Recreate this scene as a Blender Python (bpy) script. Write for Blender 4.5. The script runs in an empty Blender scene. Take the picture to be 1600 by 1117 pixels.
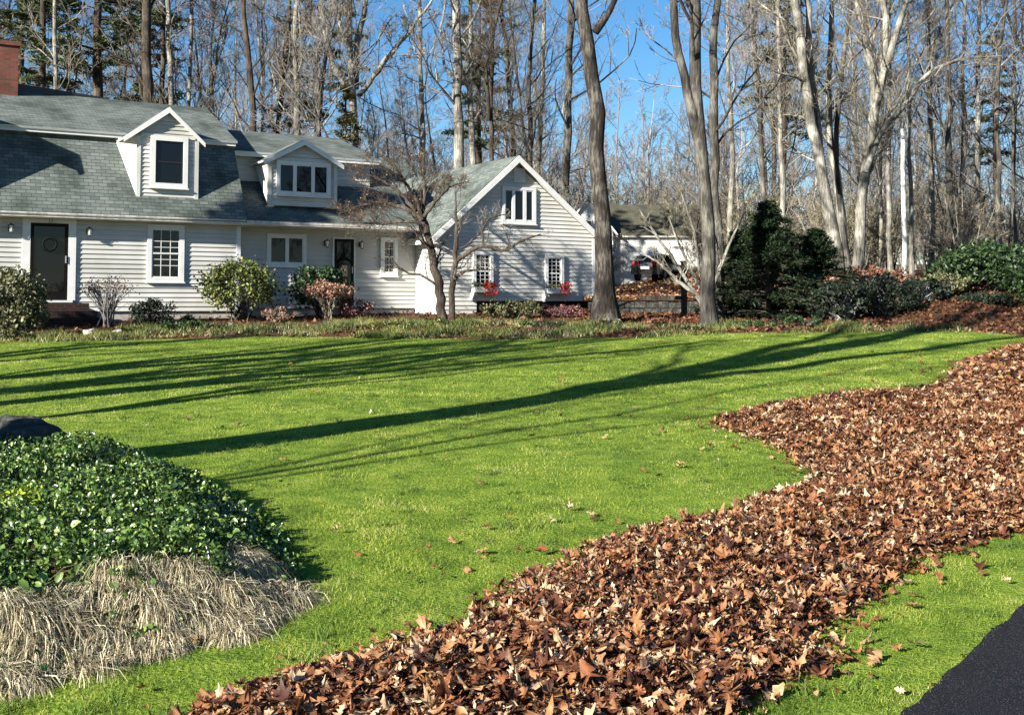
import bpy, math, random
import numpy as np
from mathutils import Vector

# ------------------------------------------------------------------ camera, sky, sun, exposure
sc = bpy.context.scene
C = sc.collection
EYE = 1.65
F = 1800.0
PITCH = math.radians(3)
HORY = 475.0
CY = HORY - F * math.tan(PITCH)
cam_d = bpy.data.cameras.new('camera')
cam_d.sensor_width = 36.0
cam_d.lens = 36.0 * F / 1600.0
cam_d.shift_y = -(558.5 - CY) / 1600.0
cam_d.clip_end = 3000
cam = bpy.data.objects.new('camera', cam_d)
C.objects.link(cam)
cam.location = (0, 0, EYE)
cam.rotation_euler = (math.radians(90) + PITCH, 0, 0)
sc.camera = cam

SUN_EL = math.radians(22.5)
SH = math.radians(48.5)                       # shadows run this way, counted from +X
w = bpy.data.worlds.new('World'); sc.world = w; w.use_nodes = True
nt = w.node_tree; nt.nodes.clear()
sky = nt.nodes.new('ShaderNodeTexSky'); sky.sky_type = 'NISHITA'; sky.sun_disc = False
sky.sun_elevation = SUN_EL
sky.sun_rotation = math.atan2(-math.cos(SH), -math.sin(SH)) % (2 * math.pi)
sky.air_density = 1.0; sky.dust_density = 0.1; sky.ozone_density = 4.0
bg = nt.nodes.new('ShaderNodeBackground'); bg.inputs[1].default_value = 0.05
out = nt.nodes.new('ShaderNodeOutputWorld')
hs = nt.nodes.new('ShaderNodeHueSaturation'); hs.inputs['Saturation'].default_value = 1.22
nt.links.new(sky.outputs[0], hs.inputs['Color']); nt.links.new(hs.outputs[0], bg.inputs[0]); nt.links.new(bg.outputs[0], out.inputs[0])
sun_d = bpy.data.lights.new('sun', 'SUN'); sun_d.energy = 5.0; sun_d.angle = math.radians(0.5)
sun_d.color = (1.0, 0.94, 0.84)
sun = bpy.data.objects.new('sun', sun_d); C.objects.link(sun)
SDIR = Vector((math.cos(SH) * math.cos(SUN_EL), math.sin(SH) * math.cos(SUN_EL), -math.sin(SUN_EL)))
sun.rotation_euler = SDIR.to_track_quat('-Z', 'Y').to_euler()
sc.view_settings.view_transform = 'Standard'
sc.view_settings.look = 'None'
sc.view_settings.exposure = 1.65
sc.view_settings.gamma = 1.0
sc.render.resolution_x = 1024; sc.render.resolution_y = 714

# ------------------------------------------------------------------ helpers
def ray(px, py):
    u = (px - 800) / F; v = (CY - py) / F
    return np.array([u, math.cos(PITCH) - v * math.sin(PITCH), v * math.cos(PITCH) + math.sin(PITCH)])
def at(px, py, Y):                            # where the photo's pixel lies at distance Y
    r = ray(px, py); r = r * (Y / r[1]); r[2] += EYE
    return r

_py = np.array([-60, 0, 6, 8, 14, 20, 26, 30, 34, 40, 55, 75, 110, 160, 400, 900.])
_pz = np.array([-1.8, -1.67, -1.65, -1.60, -1.42, -1.12, -.76, -.54, -.40, -.15, .5, 1.25, 2.3, 4.0, 12, 30])
_yy = np.arange(-60, 900, .5); _zz = np.interp(_yy, _py, _pz)
_zz = np.convolve(np.pad(_zz, 4, mode='edge'), np.ones(9) / 9, mode='valid')
def smooth(x): x = np.clip(x, 0, 1); return x * x * (3 - 2 * x)
def hz(X, Y):
    X = np.asarray(X, float); Y = np.asarray(Y, float)
    z = np.interp(Y, _yy, _zz) + EYE
    z = z + smooth((X - 7) / 4) * smooth((Y - 31) / 9) * 0.95
    z = z + 0.45 * np.exp(-((X - 12.2) / 2.2) ** 2 - ((Y - 32) / 1.8) ** 2)
    z = z + 0.03 * np.sin(X * .9 + 1) * np.sin(Y * .7)
    return z
def gpt(px, py):                              # photo pixel -> point on the ground
    r = ray(px, py)
    ys = np.concatenate([np.arange(3, 60, .02)])
    X = r[0] / r[1] * ys; Z = EYE + r[2] / r[1] * ys
    d = Z - hz(X, ys)
    i = np.argmax(d < 0) if (d < 0).any() else len(ys) - 1
    return np.array([X[i], ys[i]])

def inpoly(P, poly):
    x, y = P[:, 0], P[:, 1]; ins = np.zeros(len(P), bool); n = len(poly); j = n - 1
    for i in range(n):
        xi, yi = poly[i]; xj, yj = poly[j]
        c = ((yi > y) != (yj > y)) & (x < (xj - xi) * (y - yi) / (yj - yi + 1e-12) + xi)
        ins ^= c; j = i
    return ins
def dpoly(P, poly):
    d = np.full(len(P), 1e9); n = len(poly)
    for i in range(n):
        a = np.array(poly[i]); b = np.array(poly[(i + 1) % n]); ab = b - a
        t = np.clip(((P - a) @ ab) / (ab @ ab + 1e-12), 0, 1)
        d = np.minimum(d, np.linalg.norm(P - (a + t[:, None] * ab), axis=1))
    return d
def pnoise(x, y, s=1.0, seed=0):
    r = np.random.RandomState(seed); v = 0
    for k in range(5):
        a = r.rand() * 6.28; f = s * (1.0 + k * .8); p = r.rand() * 6.28
        v = v + np.sin((x * math.cos(a) + y * math.sin(a)) * f + p + 1.3 * np.sin((y * math.cos(a) - x * math.sin(a)) * f * .7 + p)) / (1 + k * .6)
    return v / 3.0

def npmesh(name, V, Fc, mat, parent=None, smooth_=False, uv=None):
    """V (n,3); Fc (m,k) faces of equal size or list of such arrays"""
    if not isinstance(Fc, (list, tuple)): Fc = [Fc]
    Fc = [np.asarray(f, np.int32) for f in Fc if len(f)]
    me = bpy.data.meshes.new(name)
    me.vertices.add(len(V)); me.vertices.foreach_set('co', np.asarray(V, np.float32).ravel())
    idx = np.concatenate([f.ravel() for f in Fc]); tot = np.concatenate([np.full(len(f), f.shape[1], np.int32) for f in Fc])
    st = np.concatenate([[0], np.cumsum(tot)[:-1]]).astype(np.int32)
    me.loops.add(len(idx)); me.loops.foreach_set('vertex_index', idx)
    me.polygons.add(len(tot)); me.polygons.foreach_set('loop_start', st); me.polygons.foreach_set('loop_total', tot)
    if uv is not None:
        l = me.uv_layers.new(name='uv'); l.data.foreach_set('uv', np.asarray(uv, np.float32)[idx].ravel())
    me.materials.append(mat)
    me.update(calc_edges=True); me.validate()
    if smooth_: me.polygons.foreach_set('use_smooth', np.ones(len(me.polygons), bool))
    o = bpy.data.objects.new(name, me); C.objects.link(o)
    if parent is not None: o.parent = parent
    return o

def tag(o, label=None, cat=None, group=None, kind=None):
    if label: o['label'] = label
    if cat: o['category'] = cat
    if group: o['group'] = group
    if kind: o['kind'] = kind
    return o
def empty(name, loc, rz=0.0):
    o = bpy.data.objects.new(name, None); C.objects.link(o); o.location = loc; o.rotation_euler = (0, 0, rz)
    o.empty_display_size = .3
    return o
def copy_tree(o, parent=None):
    c = o.copy(); C.objects.link(c)
    if parent is not None: c.parent = parent
    for ch in list(o.children): copy_tree(ch, c)
    return c

class MB:
    """collects polygons (with uv in metres and a material slot)"""
    def __init__(s): s.v = []; s.f = []; s.uv = []; s.m = []
    def poly(s, pts, uv=None, m=0):
        i = len(s.v); s.v += [tuple(map(float, p)) for p in pts]; s.f.append(list(range(i, i + len(pts))))
        if uv is None:
            a = np.array(pts[1], float) - np.array(pts[0], float); la = np.linalg.norm(a) or 1; a = a / la
            q = np.array(pts[-1], float) - np.array(pts[0], float); b = q - (q @ a) * a; b /= (np.linalg.norm(b) or 1)
            uv = [((np.array(p, float) - np.array(pts[0], float)) @ a, (np.array(p, float) - np.array(pts[0], float)) @ b) for p in pts]
        s.uv.append(uv); s.m.append(m)
    def box(s, a, b, m=0):
        x0, y0, z0 = a; x1, y1, z1 = b
        if x0 > x1: x0, x1 = x1, x0
        if y0 > y1: y0, y1 = y1, y0
        if z0 > z1: z0, z1 = z1, z0
        P = [(x0, y0, z0), (x1, y0, z0), (x1, y1, z0), (x0, y1, z0), (x0, y0, z1), (x1, y0, z1), (x1, y1, z1), (x0, y1, z1)]
        for f in ((0, 3, 2, 1), (4, 5, 6, 7), (0, 1, 5, 4), (1, 2, 6, 5), (2, 3, 7, 6), (3, 0, 4, 7)): s.poly([P[k] for k in f], m=m)
    def prism(s, pts, off, m=0, m_side=None, uv=None):
        off = np.array(off, float); q = [np.array(p, float) for p in pts]
        ms = m if m_side is None else m_side
        s.poly(q, uv, m); s.poly([p + off for p in q[::-1]], m=ms)
        n = len(q)
        for i in range(n): s.poly([q[i], q[i] + off, q[(i + 1) % n] + off, q[(i + 1) % n]], m=ms)
    def tube(s, pts, r, k=8, m=0):
        V, Fq = tubes(np.array([pts], float), np.array([np.broadcast_to(r, (len(pts),))], float), k)
        i = len(s.v); s.v += [tuple(p) for p in V]
        for f in Fq: s.f.append([int(x) + i for x in f]); s.uv.append([(0, 0)] * 4); s.m.append(m)
    def build(s, name, mats, parent=None, smooth_=False):
        me = bpy.data.meshes.new(name); me.from_pydata(s.v, [], s.f)
        if not isinstance(mats, (list, tuple)): mats = [mats]
        for q in mats: me.materials.append(q)
        me.polygons.foreach_set('material_index', s.m)
        l = me.uv_layers.new(name='uv'); l.data.foreach_set('uv', np.array([c for u in s.uv for c in u], np.float32).ravel())
        if smooth_: me.polygons.foreach_set('use_smooth', [True] * len(s.f))
        me.update()
        o = bpy.data.objects.new(name, me); C.objects.link(o)
        if parent is not None: o.parent = parent
        return o

def tubes(P, R, k, cap=False):
    """P (M,n,3) polylines, R (M,n) radii -> verts, quads"""
    M, n, _ = P.shape
    T = np.empty_like(P); T[:, 1:-1] = P[:, 2:] - P[:, :-2] if n > 2 else T[:, 1:-1]
    T[:, 0] = P[:, 1] - P[:, 0]; T[:, -1] = P[:, -1] - P[:, -2]
    T /= np.linalg.norm(T, axis=2, keepdims=True) + 1e-9
    ref = np.where(np.abs(T[:, :1, 2:3]) > .75, np.array([[[1., .1, 0]]]), np.array([[[0, 0, 1.]]]))
    A = np.cross(T, np.broadcast_to(ref, T.shape)); A /= np.linalg.norm(A, axis=2, keepdims=True) + 1e-9
    B = np.cross(T, A)
    an = np.arange(k) * 2 * math.pi / k
    V = P[:, :, None] + R[:, :, None, None] * (np.cos(an)[None, None, :, None] * A[:, :, None] + np.sin(an)[None, None, :, None] * B[:, :, None])
    V = V.reshape(-1, 3)
    b = (np.arange(M)[:, None, None] * n * k + np.arange(n - 1)[None, :, None] * k)
    j = np.arange(k)[None, None]; j2 = (j + 1) % k
    Q = np.stack([b + j, b + j2, b + j2 + k, b + j + k], -1).reshape(-1, 4)
    return V, Q
def merge(parts):
    V = []; Fc = {}; off = 0
    for v, f in parts:
        V.append(v); Fc.setdefault(f.shape[1], []).append(f + off); off += len(v)
    return np.concatenate(V), [np.concatenate(x) for x in Fc.values()]

# ------------------------------------------------------------------ materials
def nmat(name):
    m = bpy.data.materials.new(name); m.use_nodes = True; t = m.node_tree; t.nodes.clear()
    o = t.nodes.new('ShaderNodeOutputMaterial'); b = t.nodes.new('ShaderNodeBsdfPrincipled')
    t.links.new(b.outputs[0], o.inputs[0]); return m, t, b, o
def N(t, typ, **k):
    n = t.nodes.new(typ)
    for a, v in k.items():
        if a.startswith('_'): n.inputs[int(a[1:])].default_value = v
        else: setattr(n, a, v)
    return n
def ramp(t, stops, interp='LINEAR'):
    r = t.nodes.new('ShaderNodeValToRGB'); r.color_ramp.interpolation = interp; e = r.color_ramp.elements
    while len(e) < len(stops): e.new(.5)
    for i, (p, c) in enumerate(stops): e[i].position = p; e[i].color = (*c, 1)
    return r
def setb(b, col=None, rough=.8, spec=.3):
    if col: b.inputs['Base Color'].default_value = (*col, 1)
    b.inputs['Roughness'].default_value = rough; b.inputs['Specular IOR Level'].default_value = spec
def noisy(name, stops, scale, rough=.85, spec=.2, bump=0., bscale=None, stretch=(1, 1, 1), detail=6, dist=.02, coord='Object'):
    m, t, b, o = nmat(name); setb(b, None, rough, spec)
    tc = N(t, 'ShaderNodeTexCoord'); mp = N(t, 'ShaderNodeMapping'); mp.inputs['Scale'].default_value = stretch
    t.links.new(tc.outputs[coord], mp.inputs[0])
    n = N(t, 'ShaderNodeTexNoise'); n.inputs['Scale'].default_value = scale; n.inputs['Detail'].default_value = detail; n.inputs['Roughness'].default_value = .65
    t.links.new(mp.outputs[0], n.inputs['Vector'])
    r = ramp(t, stops); t.links.new(n.outputs[0], r.inputs[0]); t.links.new(r.outputs[0], b.inputs['Base Color'])
    if bump:
        n2 = N(t, 'ShaderNodeTexNoise'); n2.inputs['Scale'].default_value = bscale or scale * 3; n2.inputs['Detail'].default_value = 5
        t.links.new(mp.outputs[0], n2.inputs['Vector'])
        bp = N(t, 'ShaderNodeBump'); bp.inputs['Strength'].default_value = bump; bp.inputs['Distance'].default_value = dist
        t.links.new(n2.outputs[0], bp.inputs['Height']); t.links.new(bp.outputs[0], b.inputs['Normal'])
    return m
def leafmat(name, stops, rough=.55, spec=.4, trans=.25, patch=None):
    """colour differs from leaf to leaf (each leaf is a mesh island)"""
    m, t, b, o = nmat(name); setb(b, None, rough, spec)
    g = N(t, 'ShaderNodeNewGeometry'); r = ramp(t, stops)
    src = g.outputs['Random Per Island']
    if patch:
        tc = N(t, 'ShaderNodeTexCoord'); n = N(t, 'ShaderNodeTexNoise'); n.inputs['Scale'].default_value = patch; n.inputs['Detail'].default_value = 5
        t.links.new(tc.outputs['Object'], n.inputs['Vector'])
        a = N(t, 'ShaderNodeMath', operation='MULTIPLY_ADD'); a.inputs[1].default_value = 2.3; a.inputs[2].default_value = -1.15
        t.links.new(n.outputs[0], a.inputs[0])
        a2 = N(t, 'ShaderNodeMath', operation='MULTIPLY_ADD'); a2.inputs[1].default_value = .75
        t.links.new(src, a2.inputs[0]); t.links.new(a.outputs[0], a2.inputs[2])
        a3 = N(t, 'ShaderNodeMath', operation='ADD'); a3.inputs[1].default_value = .12; a3.use_clamp = True
        t.links.new(a2.outputs[0], a3.inputs[0]); src = a3.outputs[0]
    t.links.new(src, r.inputs[0]); t.links.new(r.outputs[0], b.inputs['Base Color'])
    if trans:
        tr = N(t, 'ShaderNodeBsdfTranslucent'); mx = N(t, 'ShaderNodeMixShader'); mx.inputs[0].default_value = trans
        t.links.new(r.outputs[0], tr.inputs[0]); t.links.new(b.outputs[0], mx.inputs[1]); t.links.new(tr.outputs[0], mx.inputs[2])
        t.links.new(mx.outputs[0], o.inputs[0])
    return m

M = {}
M['ground'] = noisy('forest_floor', [(.25, (.035, .022, .012)), (.5, (.09, .05, .025)), (.75, (.17, .10, .05))], 2.2, .95, .1, .8, 14, dist=.06)
M['asphalt'] = noisy('asphalt', [(.35, (.003, .0035, .005)), (.58, (.012, .0125, .016)), (.64, (.11, .11, .115))], 150, .85, .15, .6, 160, dist=.008)
M['lawn'] = noisy('lawn_soil', [(.3, (.05, .09, .012)), (.5, (.12, .19, .02)), (.66, (.20, .25, .035)), (.8, (.27, .25, .08))], 4, .95, .1, .8, 40, dist=.03)
M['grass'] = leafmat('grass_blade', [(0, (.04, .075, .014)), (.2, (.085, .14, .02)), (.5, (.185, .26, .032)), (.82, (.32, .37, .055)), (.96, (.42, .42, .09)), (1, (.50, .43, .20))], .6, .2, .38, patch=1.5)
M['pile'] = noisy('leaf_pile_base', [(.3, (.02, .010, .006)), (.55, (.07, .035, .02)), (.75, (.13, .07, .035))], 9, .95, .1, .9, 30, dist=.05)
M['leaf'] = leafmat('dead_leaf', [(0, (.045, .018, .012)), (.2, (.11, .042, .022)), (.42, (.22, .088, .038)), (.64, (.35, .17, .075)), (.84, (.44, .28, .155)), (1, (.58, .47, .33))], .55, .35, .2)
def mottle(m, sc_, lo, hi):
    t = m.node_tree; b = [n for n in t.nodes if n.type == 'BSDF_PRINCIPLED'][0]; src = b.inputs['Base Color'].links[0].from_socket
    tc = N(t, 'ShaderNodeTexCoord'); n = N(t, 'ShaderNodeTexNoise'); n.inputs['Scale'].default_value = sc_; n.inputs['Detail'].default_value = 4; t.links.new(tc.outputs['Object'], n.inputs['Vector'])
    r = ramp(t, [(.35, lo), (.65, hi)]); t.links.new(n.outputs[0], r.inputs[0])
    mx = N(t, 'ShaderNodeMix', data_type='RGBA', blend_type='MULTIPLY'); mx.inputs[0].default_value = 1
    t.links.new(src, mx.inputs[6]); t.links.new(r.outputs[0], mx.inputs[7])
    t.links.new(mx.outputs[2], b.inputs['Base Color'])
mottle(M['leaf'], 34, (.6, .56, .52), (1.25, 1.2, 1.15))
M['leaf_shaded'] = leafmat('dead_leaf_shaded', [(0, (.03, .011, .008)), (.5, (.10, .038, .02)), (1, (.22, .11, .055))], .7, .2, .1)  # darker copy of the dead leaf; the bank's shade is put into its colour
M['ivy'] = leafmat('ivy_leaf', [(0, (.014, .034, .008)), (.45, (.05, .10, .018)), (.8, (.12, .20, .04)), (1, (.28, .36, .10))], .32, .6, .15)
M['lime'] = leafmat('lime_leaf', [(0, (.16, .25, .02)), (1, (.38, .44, .04))], .45, .4, .3)
M['straw'] = leafmat('dry_grass', [(0, (.10, .08, .045)), (.35, (.30, .25, .15)), (.8, (.55, .48, .32)), (1, (.72, .66, .48))], .7, .2, .2)
M['bedgreen'] = leafmat('bed_green', [(0, (.02, .04, .01)), (.4, (.08, .11, .025)), (.8, (.20, .22, .055)), (1, (.33, .31, .11))], .6, .25, .3, patch=1.2)
M['tuft'] = leafmat('green_blade', [(0, (.04, .085, .015)), (1, (.13, .20, .035))], .6, .25, .3)
M['shrub_y'] = leafmat('shrub_leaf', [(0, (.02, .035, .010)), (.45, (.06, .085, .02)), (.8, (.14, .155, .035)), (1, (.24, .22, .06))], .45, .4, .2)
M['shrub_o'] = leafmat('shrub_leaf_olive', [(0, (.03, .045, .018)), (.5, (.09, .10, .04)), (1, (.22, .20, .10))], .5, .4, .2)
M['shrub_g'] = leafmat('shrub_leaf_green', [(0, (.007, .018, .007)), (.6, (.022, .048, .014)), (1, (.06, .10, .03))], .45, .4, .12)
M['shrub_dk_shaded'] = leafmat('shrub_leaf_dark_shaded', [(0, (.004, .008, .004)), (1, (.016, .026, .011))], .6, .3, .1)  # tones lowered to stand in for shade on the undergrowth; the yew shares them
M['rust'] = leafmat('rust_leaf', [(0, (.07, .028, .018)), (.5, (.16, .075, .045)), (1, (.28, .17, .10))], .7, .2, .2)
M['pink'] = leafmat('dry_bloom', [(0, (.10, .045, .03)), (.5, (.24, .125, .085)), (1, (.42, .28, .20))], .8, .15, .2)
M['barb'] = leafmat('barberry_leaf', [(0, (.05, .015, .015)), (.6, (.14, .05, .045)), (1, (.36, .22, .20))], .7, .2, .15)
M['tanleaf'] = leafmat('tan_leaf', [(0, (.14, .07, .03)), (.5, (.30, .16, .07)), (1, (.42, .28, .14))], .7, .2, .35)
M['redflower'] = leafmat('red_petal', [(0, (.35, .02, .01)), (1, (.65, .05, .03))], .6, .2, .2)
M['conifer'] = leafmat('conifer_needle', [(0, (.004, .010, .005)), (.6, (.011, .026, .010)), (1, (.035, .062, .018))], .55, .3, .1)
M['pine'] = leafmat('pine_needle', [(0, (.025, .04, .018)), (.6, (.07, .10, .045)), (1, (.14, .17, .075))], .6, .25, .25)
def bark(name, a, b_, c, sc_=3.):
    m, t, b, o = nmat(name); setb(b, None, .95, .1)
    tc = N(t, 'ShaderNodeTexCoord'); mp = N(t, 'ShaderNodeMapping'); mp.inputs['Scale'].default_value = (1, 1, .16); t.links.new(tc.outputs['Object'], mp.inputs[0])
    n1 = N(t, 'ShaderNodeTexNoise'); n1.inputs['Scale'].default_value = 16; n1.inputs['Detail'].default_value = 6; n1.inputs['Roughness'].default_value = .7; t.links.new(mp.outputs[0], n1.inputs['Vector'])
    n2 = N(t, 'ShaderNodeTexNoise'); n2.inputs['Scale'].default_value = 1.3; n2.inputs['Detail'].default_value = 4; t.links.new(tc.outputs['Object'], n2.inputs['Vector'])
    ad = N(t, 'ShaderNodeMath', operation='MULTIPLY_ADD'); ad.inputs[1].default_value = .55; t.links.new(n2.outputs[0], ad.inputs[0])
    ml = N(t, 'ShaderNodeMath', operation='MULTIPLY'); ml.inputs[1].default_value = .5; t.links.new(n1.outputs[0], ml.inputs[0]); t.links.new(ml.outputs[0], ad.inputs[2])
    r = ramp(t, [(.40, a), (.53, b_), (.66, c)]); t.links.new(ad.outputs[0], r.inputs[0]); t.links.new(r.outputs[0], b.inputs['Base Color'])
    bp = N(t, 'ShaderNodeBump'); bp.inputs['Strength'].default_value = 1; bp.inputs['Distance'].default_value = .06; t.links.new(n1.outputs[0], bp.inputs['Height']); t.links.new(bp.outputs[0], b.inputs['Normal'])
    return m
M['bark_oak'] = bark('bark_oak', (.010, .009, .008), (.034, .029, .025), (.15, .14, .12))
M['bark_dark'] = bark('bark_dark', (.02, .016, .013), (.055, .045, .036), (.12, .10, .08))
M['bark_pale'] = bark('bark_pale', (.045, .042, .036), (.17, .16, .135), (.40, .385, .33))
M['bark_mid'] = bark('bark_mid', (.016, .015, .014), (.06, .055, .048), (.19, .178, .15))
M['twig'] = leafmat('twig', [(0, (.06, .055, .055)), (.5, (.16, .15, .145)), (1, (.31, .295, .275))], .85, .15, 0)
M['twig_dark'] = leafmat('twig_dark', [(0, (.03, .024, .02)), (1, (.12, .095, .075))], .85, .15, 0)
M['twig_pale'] = leafmat('twig_pale', [(0, (.08, .065, .05)), (1, (.27, .24, .18))], .85, .15, 0)
M['twig_lich'] = leafmat('twig_lichen', [(0, (.09, .08, .05)), (.6, (.22, .20, .13)), (1, (.38, .36, .25))], .85, .15, 0)
M['rock'] = noisy('rock', [(.3, (.015, .018, .015)), (.55, (.045, .045, .04)), (.75, (.14, .14, .12))], 7, .9, .2, .9, 12, dist=.06)  # mid tone darkened to stand in for the shade on the boulder
M['stone'] = noisy('pale_stone', [(.3, (.18, .17, .14)), (.7, (.5, .47, .4))], 8, .9, .2, .5, 20)
M['siding'] = leafmat('vinyl_siding', [(0, (.44, .437, .418)), (1, (.53, .527, .50))], .5, .35, 0)

M['trim'] = noisy('white_trim', [(.3, (.54, .545, .53)), (.7, (.66, .665, .64))], 2.5, .5, .35)
M['fascia'] = noisy('weathered_fascia', [(.35, (.34, .30, .26)), (.6, (.60, .57, .52))], 3.5, .6, .3, stretch=(3, 1, 1))
M['concrete'] = noisy('concrete', [(.3, (.22, .21, .19)), (.7, (.42, .40, .36))], 5, .9, .2, .4, 30)
mottle(M['siding'], 1.1, (.84, .84, .80), (1.06, 1.06, 1.06))
M['glass'] = None
m, t, b, o = nmat('window_glass'); setb(b, (.004, .0045, .006), .04, .4); M['glass'] = m
m, t, b, o = nmat('dark_door'); setb(b, (.006, .0045, .004), .5, .12); M['door'] = m
m, t, b, o = nmat('door_panel_brown'); setb(b, (.09, .035, .025), .5, .4); M['doorbrown'] = m
m, t, b, o = nmat('black_metal'); setb(b, (.012, .012, .012), .45, .5); M['metal'] = m
m, t, b, o = nmat('lamp_glass'); setb(b, (.75, .75, .72), .2, .5); M['lampglass'] = m
m, t, b, o = nmat('silver'); setb(b, (.55, .55, .53), .35, .5); b.inputs['Metallic'].default_value = .7; M['silver'] = m
m, t, b, o = nmat('curtain'); setb(b, (.13, .13, .115), .9, .2); M['curtain'] = m
m, t, b, o = nmat('parcel_pink'); setb(b, (.62, .30, .24), .8, .2); M['parcel'] = m
m, t, b, o = nmat('car_paint'); setb(b, (.012, .012, .014), .25, .6); b.inputs['Coat Weight'].default_value = .6; M['car'] = m
m, t, b, o = nmat('tyre'); setb(b, (.015, .015, .015), .9, .2); M['tyre'] = m
m, t, b, o = nmat('tail_light'); setb(b, (.28, .02, .02), .3, .4); M['tail'] = m
m, t, b, o = nmat('plate_white'); setb(b, (.75, .76, .78), .4, .4); M['plate'] = m
M['pole'] = noisy('pole_white', [(.35, (.30, .28, .24)), (.5, (.58, .57, .53)), (.7, (.66, .65, .60))], 3, .8, .2, .5, 20, stretch=(3, 3, .6))
def brickmat(name, c1, c2, mortar, bw, rh, ms, bumpd=.01, rough=.85, offs=.5, streak=None, tint=None):
    m, t, b, o = nmat(name); setb(b, None, rough, .25)
    uv = N(t, 'ShaderNodeUVMap'); uv.uv_map = 'uv'
    br = N(t, 'ShaderNodeTexBrick'); br.offset = offs
    for k, v in (('Color1', (*c1, 1)), ('Color2', (*c2, 1)), ('Mortar', (*mortar, 1)), ('Scale', 1.0), ('Mortar Size', ms), ('Brick Width', bw), ('Row Height', rh), ('Bias', 0.0)): br.inputs[k].default_value = v
    no = N(t, 'ShaderNodeTexNoise'); no.inputs['Scale'].default_value = 6; t.links.new(uv.outputs[0], no.inputs['Vector'])
    vm = N(t, 'ShaderNodeVectorMath', operation='MULTIPLY_ADD'); vm.inputs[1].default_value = (.03, .03, 0)
    t.links.new(no.outputs['Color'], vm.inputs[0]); t.links.new(uv.outputs[0], vm.inputs[2]); t.links.new(vm.outputs[0], br.inputs['Vector'])
    n2 = N(t, 'ShaderNodeTexNoise'); n2.inputs['Scale'].default_value = .9; n2.inputs['Detail'].default_value = 6
    mp = N(t, 'ShaderNodeMapping'); mp.inputs['Scale'].default_value = (1, .8, 1)
    t.links.new(uv.outputs[0], mp.inputs[0]); t.links.new(mp.outputs[0], n2.inputs['Vector'])
    r = ramp(t, [(.32, tint or (.55, .6, .55)), (.55, (1, 1, 1)), (.75, (1.0, 1.0, .97))]); t.links.new(n2.outputs[0], r.inputs[0])
    mx = N(t, 'ShaderNodeMix', data_type='RGBA', blend_type='MULTIPLY'); mx.inputs[0].default_value = 1
    t.links.new(br.outputs[0], mx.inputs[6]); t.links.new(r.outputs[0], mx.inputs[7]); t.links.new(mx.outputs[2], b.inputs['Base Color'])
    bp = N(t, 'ShaderNodeBump'); bp.inputs['Strength'].default_value = 1; bp.inputs['Distance'].default_value = bumpd; bp.invert = True
    t.links.new(br.outputs['Fac'], bp.inputs['Height']); t.links.new(bp.outputs[0], b.inputs['Normal'])
    return m
M['shingle'] = brickmat('roof_shingles', (.155, .175, .16), (.085, .10, .095), (.045, .055, .052), .25, .115, .007, .012, .9, tint=(.42, .46, .42))
M['wreath'] = noisy('wreath_green', [(.3, (.004, .005, .004)), (.7, (.012, .013, .010))], 30, .9, .1, 1, 60)
M['brick'] = brickmat('red_brick', (.20, .06, .04), (.12, .04, .03), (.10, .075, .06), .22, .075, .008, .006)
M['darkbrick'] = brickmat('dark_brick', (.03, .012, .011), (.02, .009, .008), (.05, .035, .03), .22, .075, .008, .006)  # dark red brick, lowered further to stand in for shade on the front steps
M['farroof'] = brickmat('mossy_roof', (.10, .09, .065), (.06, .06, .04), (.03, .03, .02), .35, .15, .01, .01)

# ------------------------------------------------------------------ ground, lawn, driveway
def sheet(name, xs, ys, mat, dz=0.0, keep=None, label=None, **kw):
    X, Y = np.meshgrid(xs, ys); Z = hz(X, Y) + dz
    V = np.stack([X, Y, Z], -1).reshape(-1, 3); nx = len(xs); ny = len(ys)
    i = np.arange(ny - 1)[:, None] * nx + np.arange(nx - 1)[None]
    Q = np.stack([i, i + 1, i + 1 + nx, i + nx], -1).reshape(-1, 4)
    if keep is not None:
        c = V[Q].mean(1)[:, :2]; Q = Q[keep(c)]
    o = npmesh(name, V, Q, mat, smooth_=True); tag(o, kind='structure')
    return o
g_ys = np.concatenate([np.arange(-60, 0, 6), np.arange(0, 60, .5), np.arange(60, 200, 5), np.arange(200, 901, 50)])
g_xs = np.concatenate([np.arange(-600, -40, 40), np.arange(-40, 40, .5), np.arange(40, 601, 40)])
DA = np.array([1.49, 4.62]); DB = np.array([2.86, 6.43]); DD = (DB - DA) / np.linalg.norm(DB - DA); DN = np.array([DD[1], -DD[0]])
sheet('ground', g_xs, g_ys, M['ground'])
far_edge = [gpt(-500, 552), gpt(-100, 541), gpt(0, 537), gpt(150, 532), gpt(400, 527), gpt(620, 529), gpt(760, 532), gpt(880, 530), gpt(1000, 528), gpt(1150, 521), gpt(1300, 520), gpt(1430, 518), gpt(1520, 519), gpt(1600, 526), gpt(1900, 524)]
lawn_poly = [tuple(p) for p in far_edge] + [(19, 22), (14, 0), (-14, 0), (-22, 16)]
def lawn_keep(c):
    dn = (c - DA) @ DN
    return inpoly(c, lawn_poly) & (dn < .02)
sheet('lawn', np.arange(-22, 20, .1), np.arange(0, 32, .1), M['lawn'], .012, keep=lawn_keep)
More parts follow.
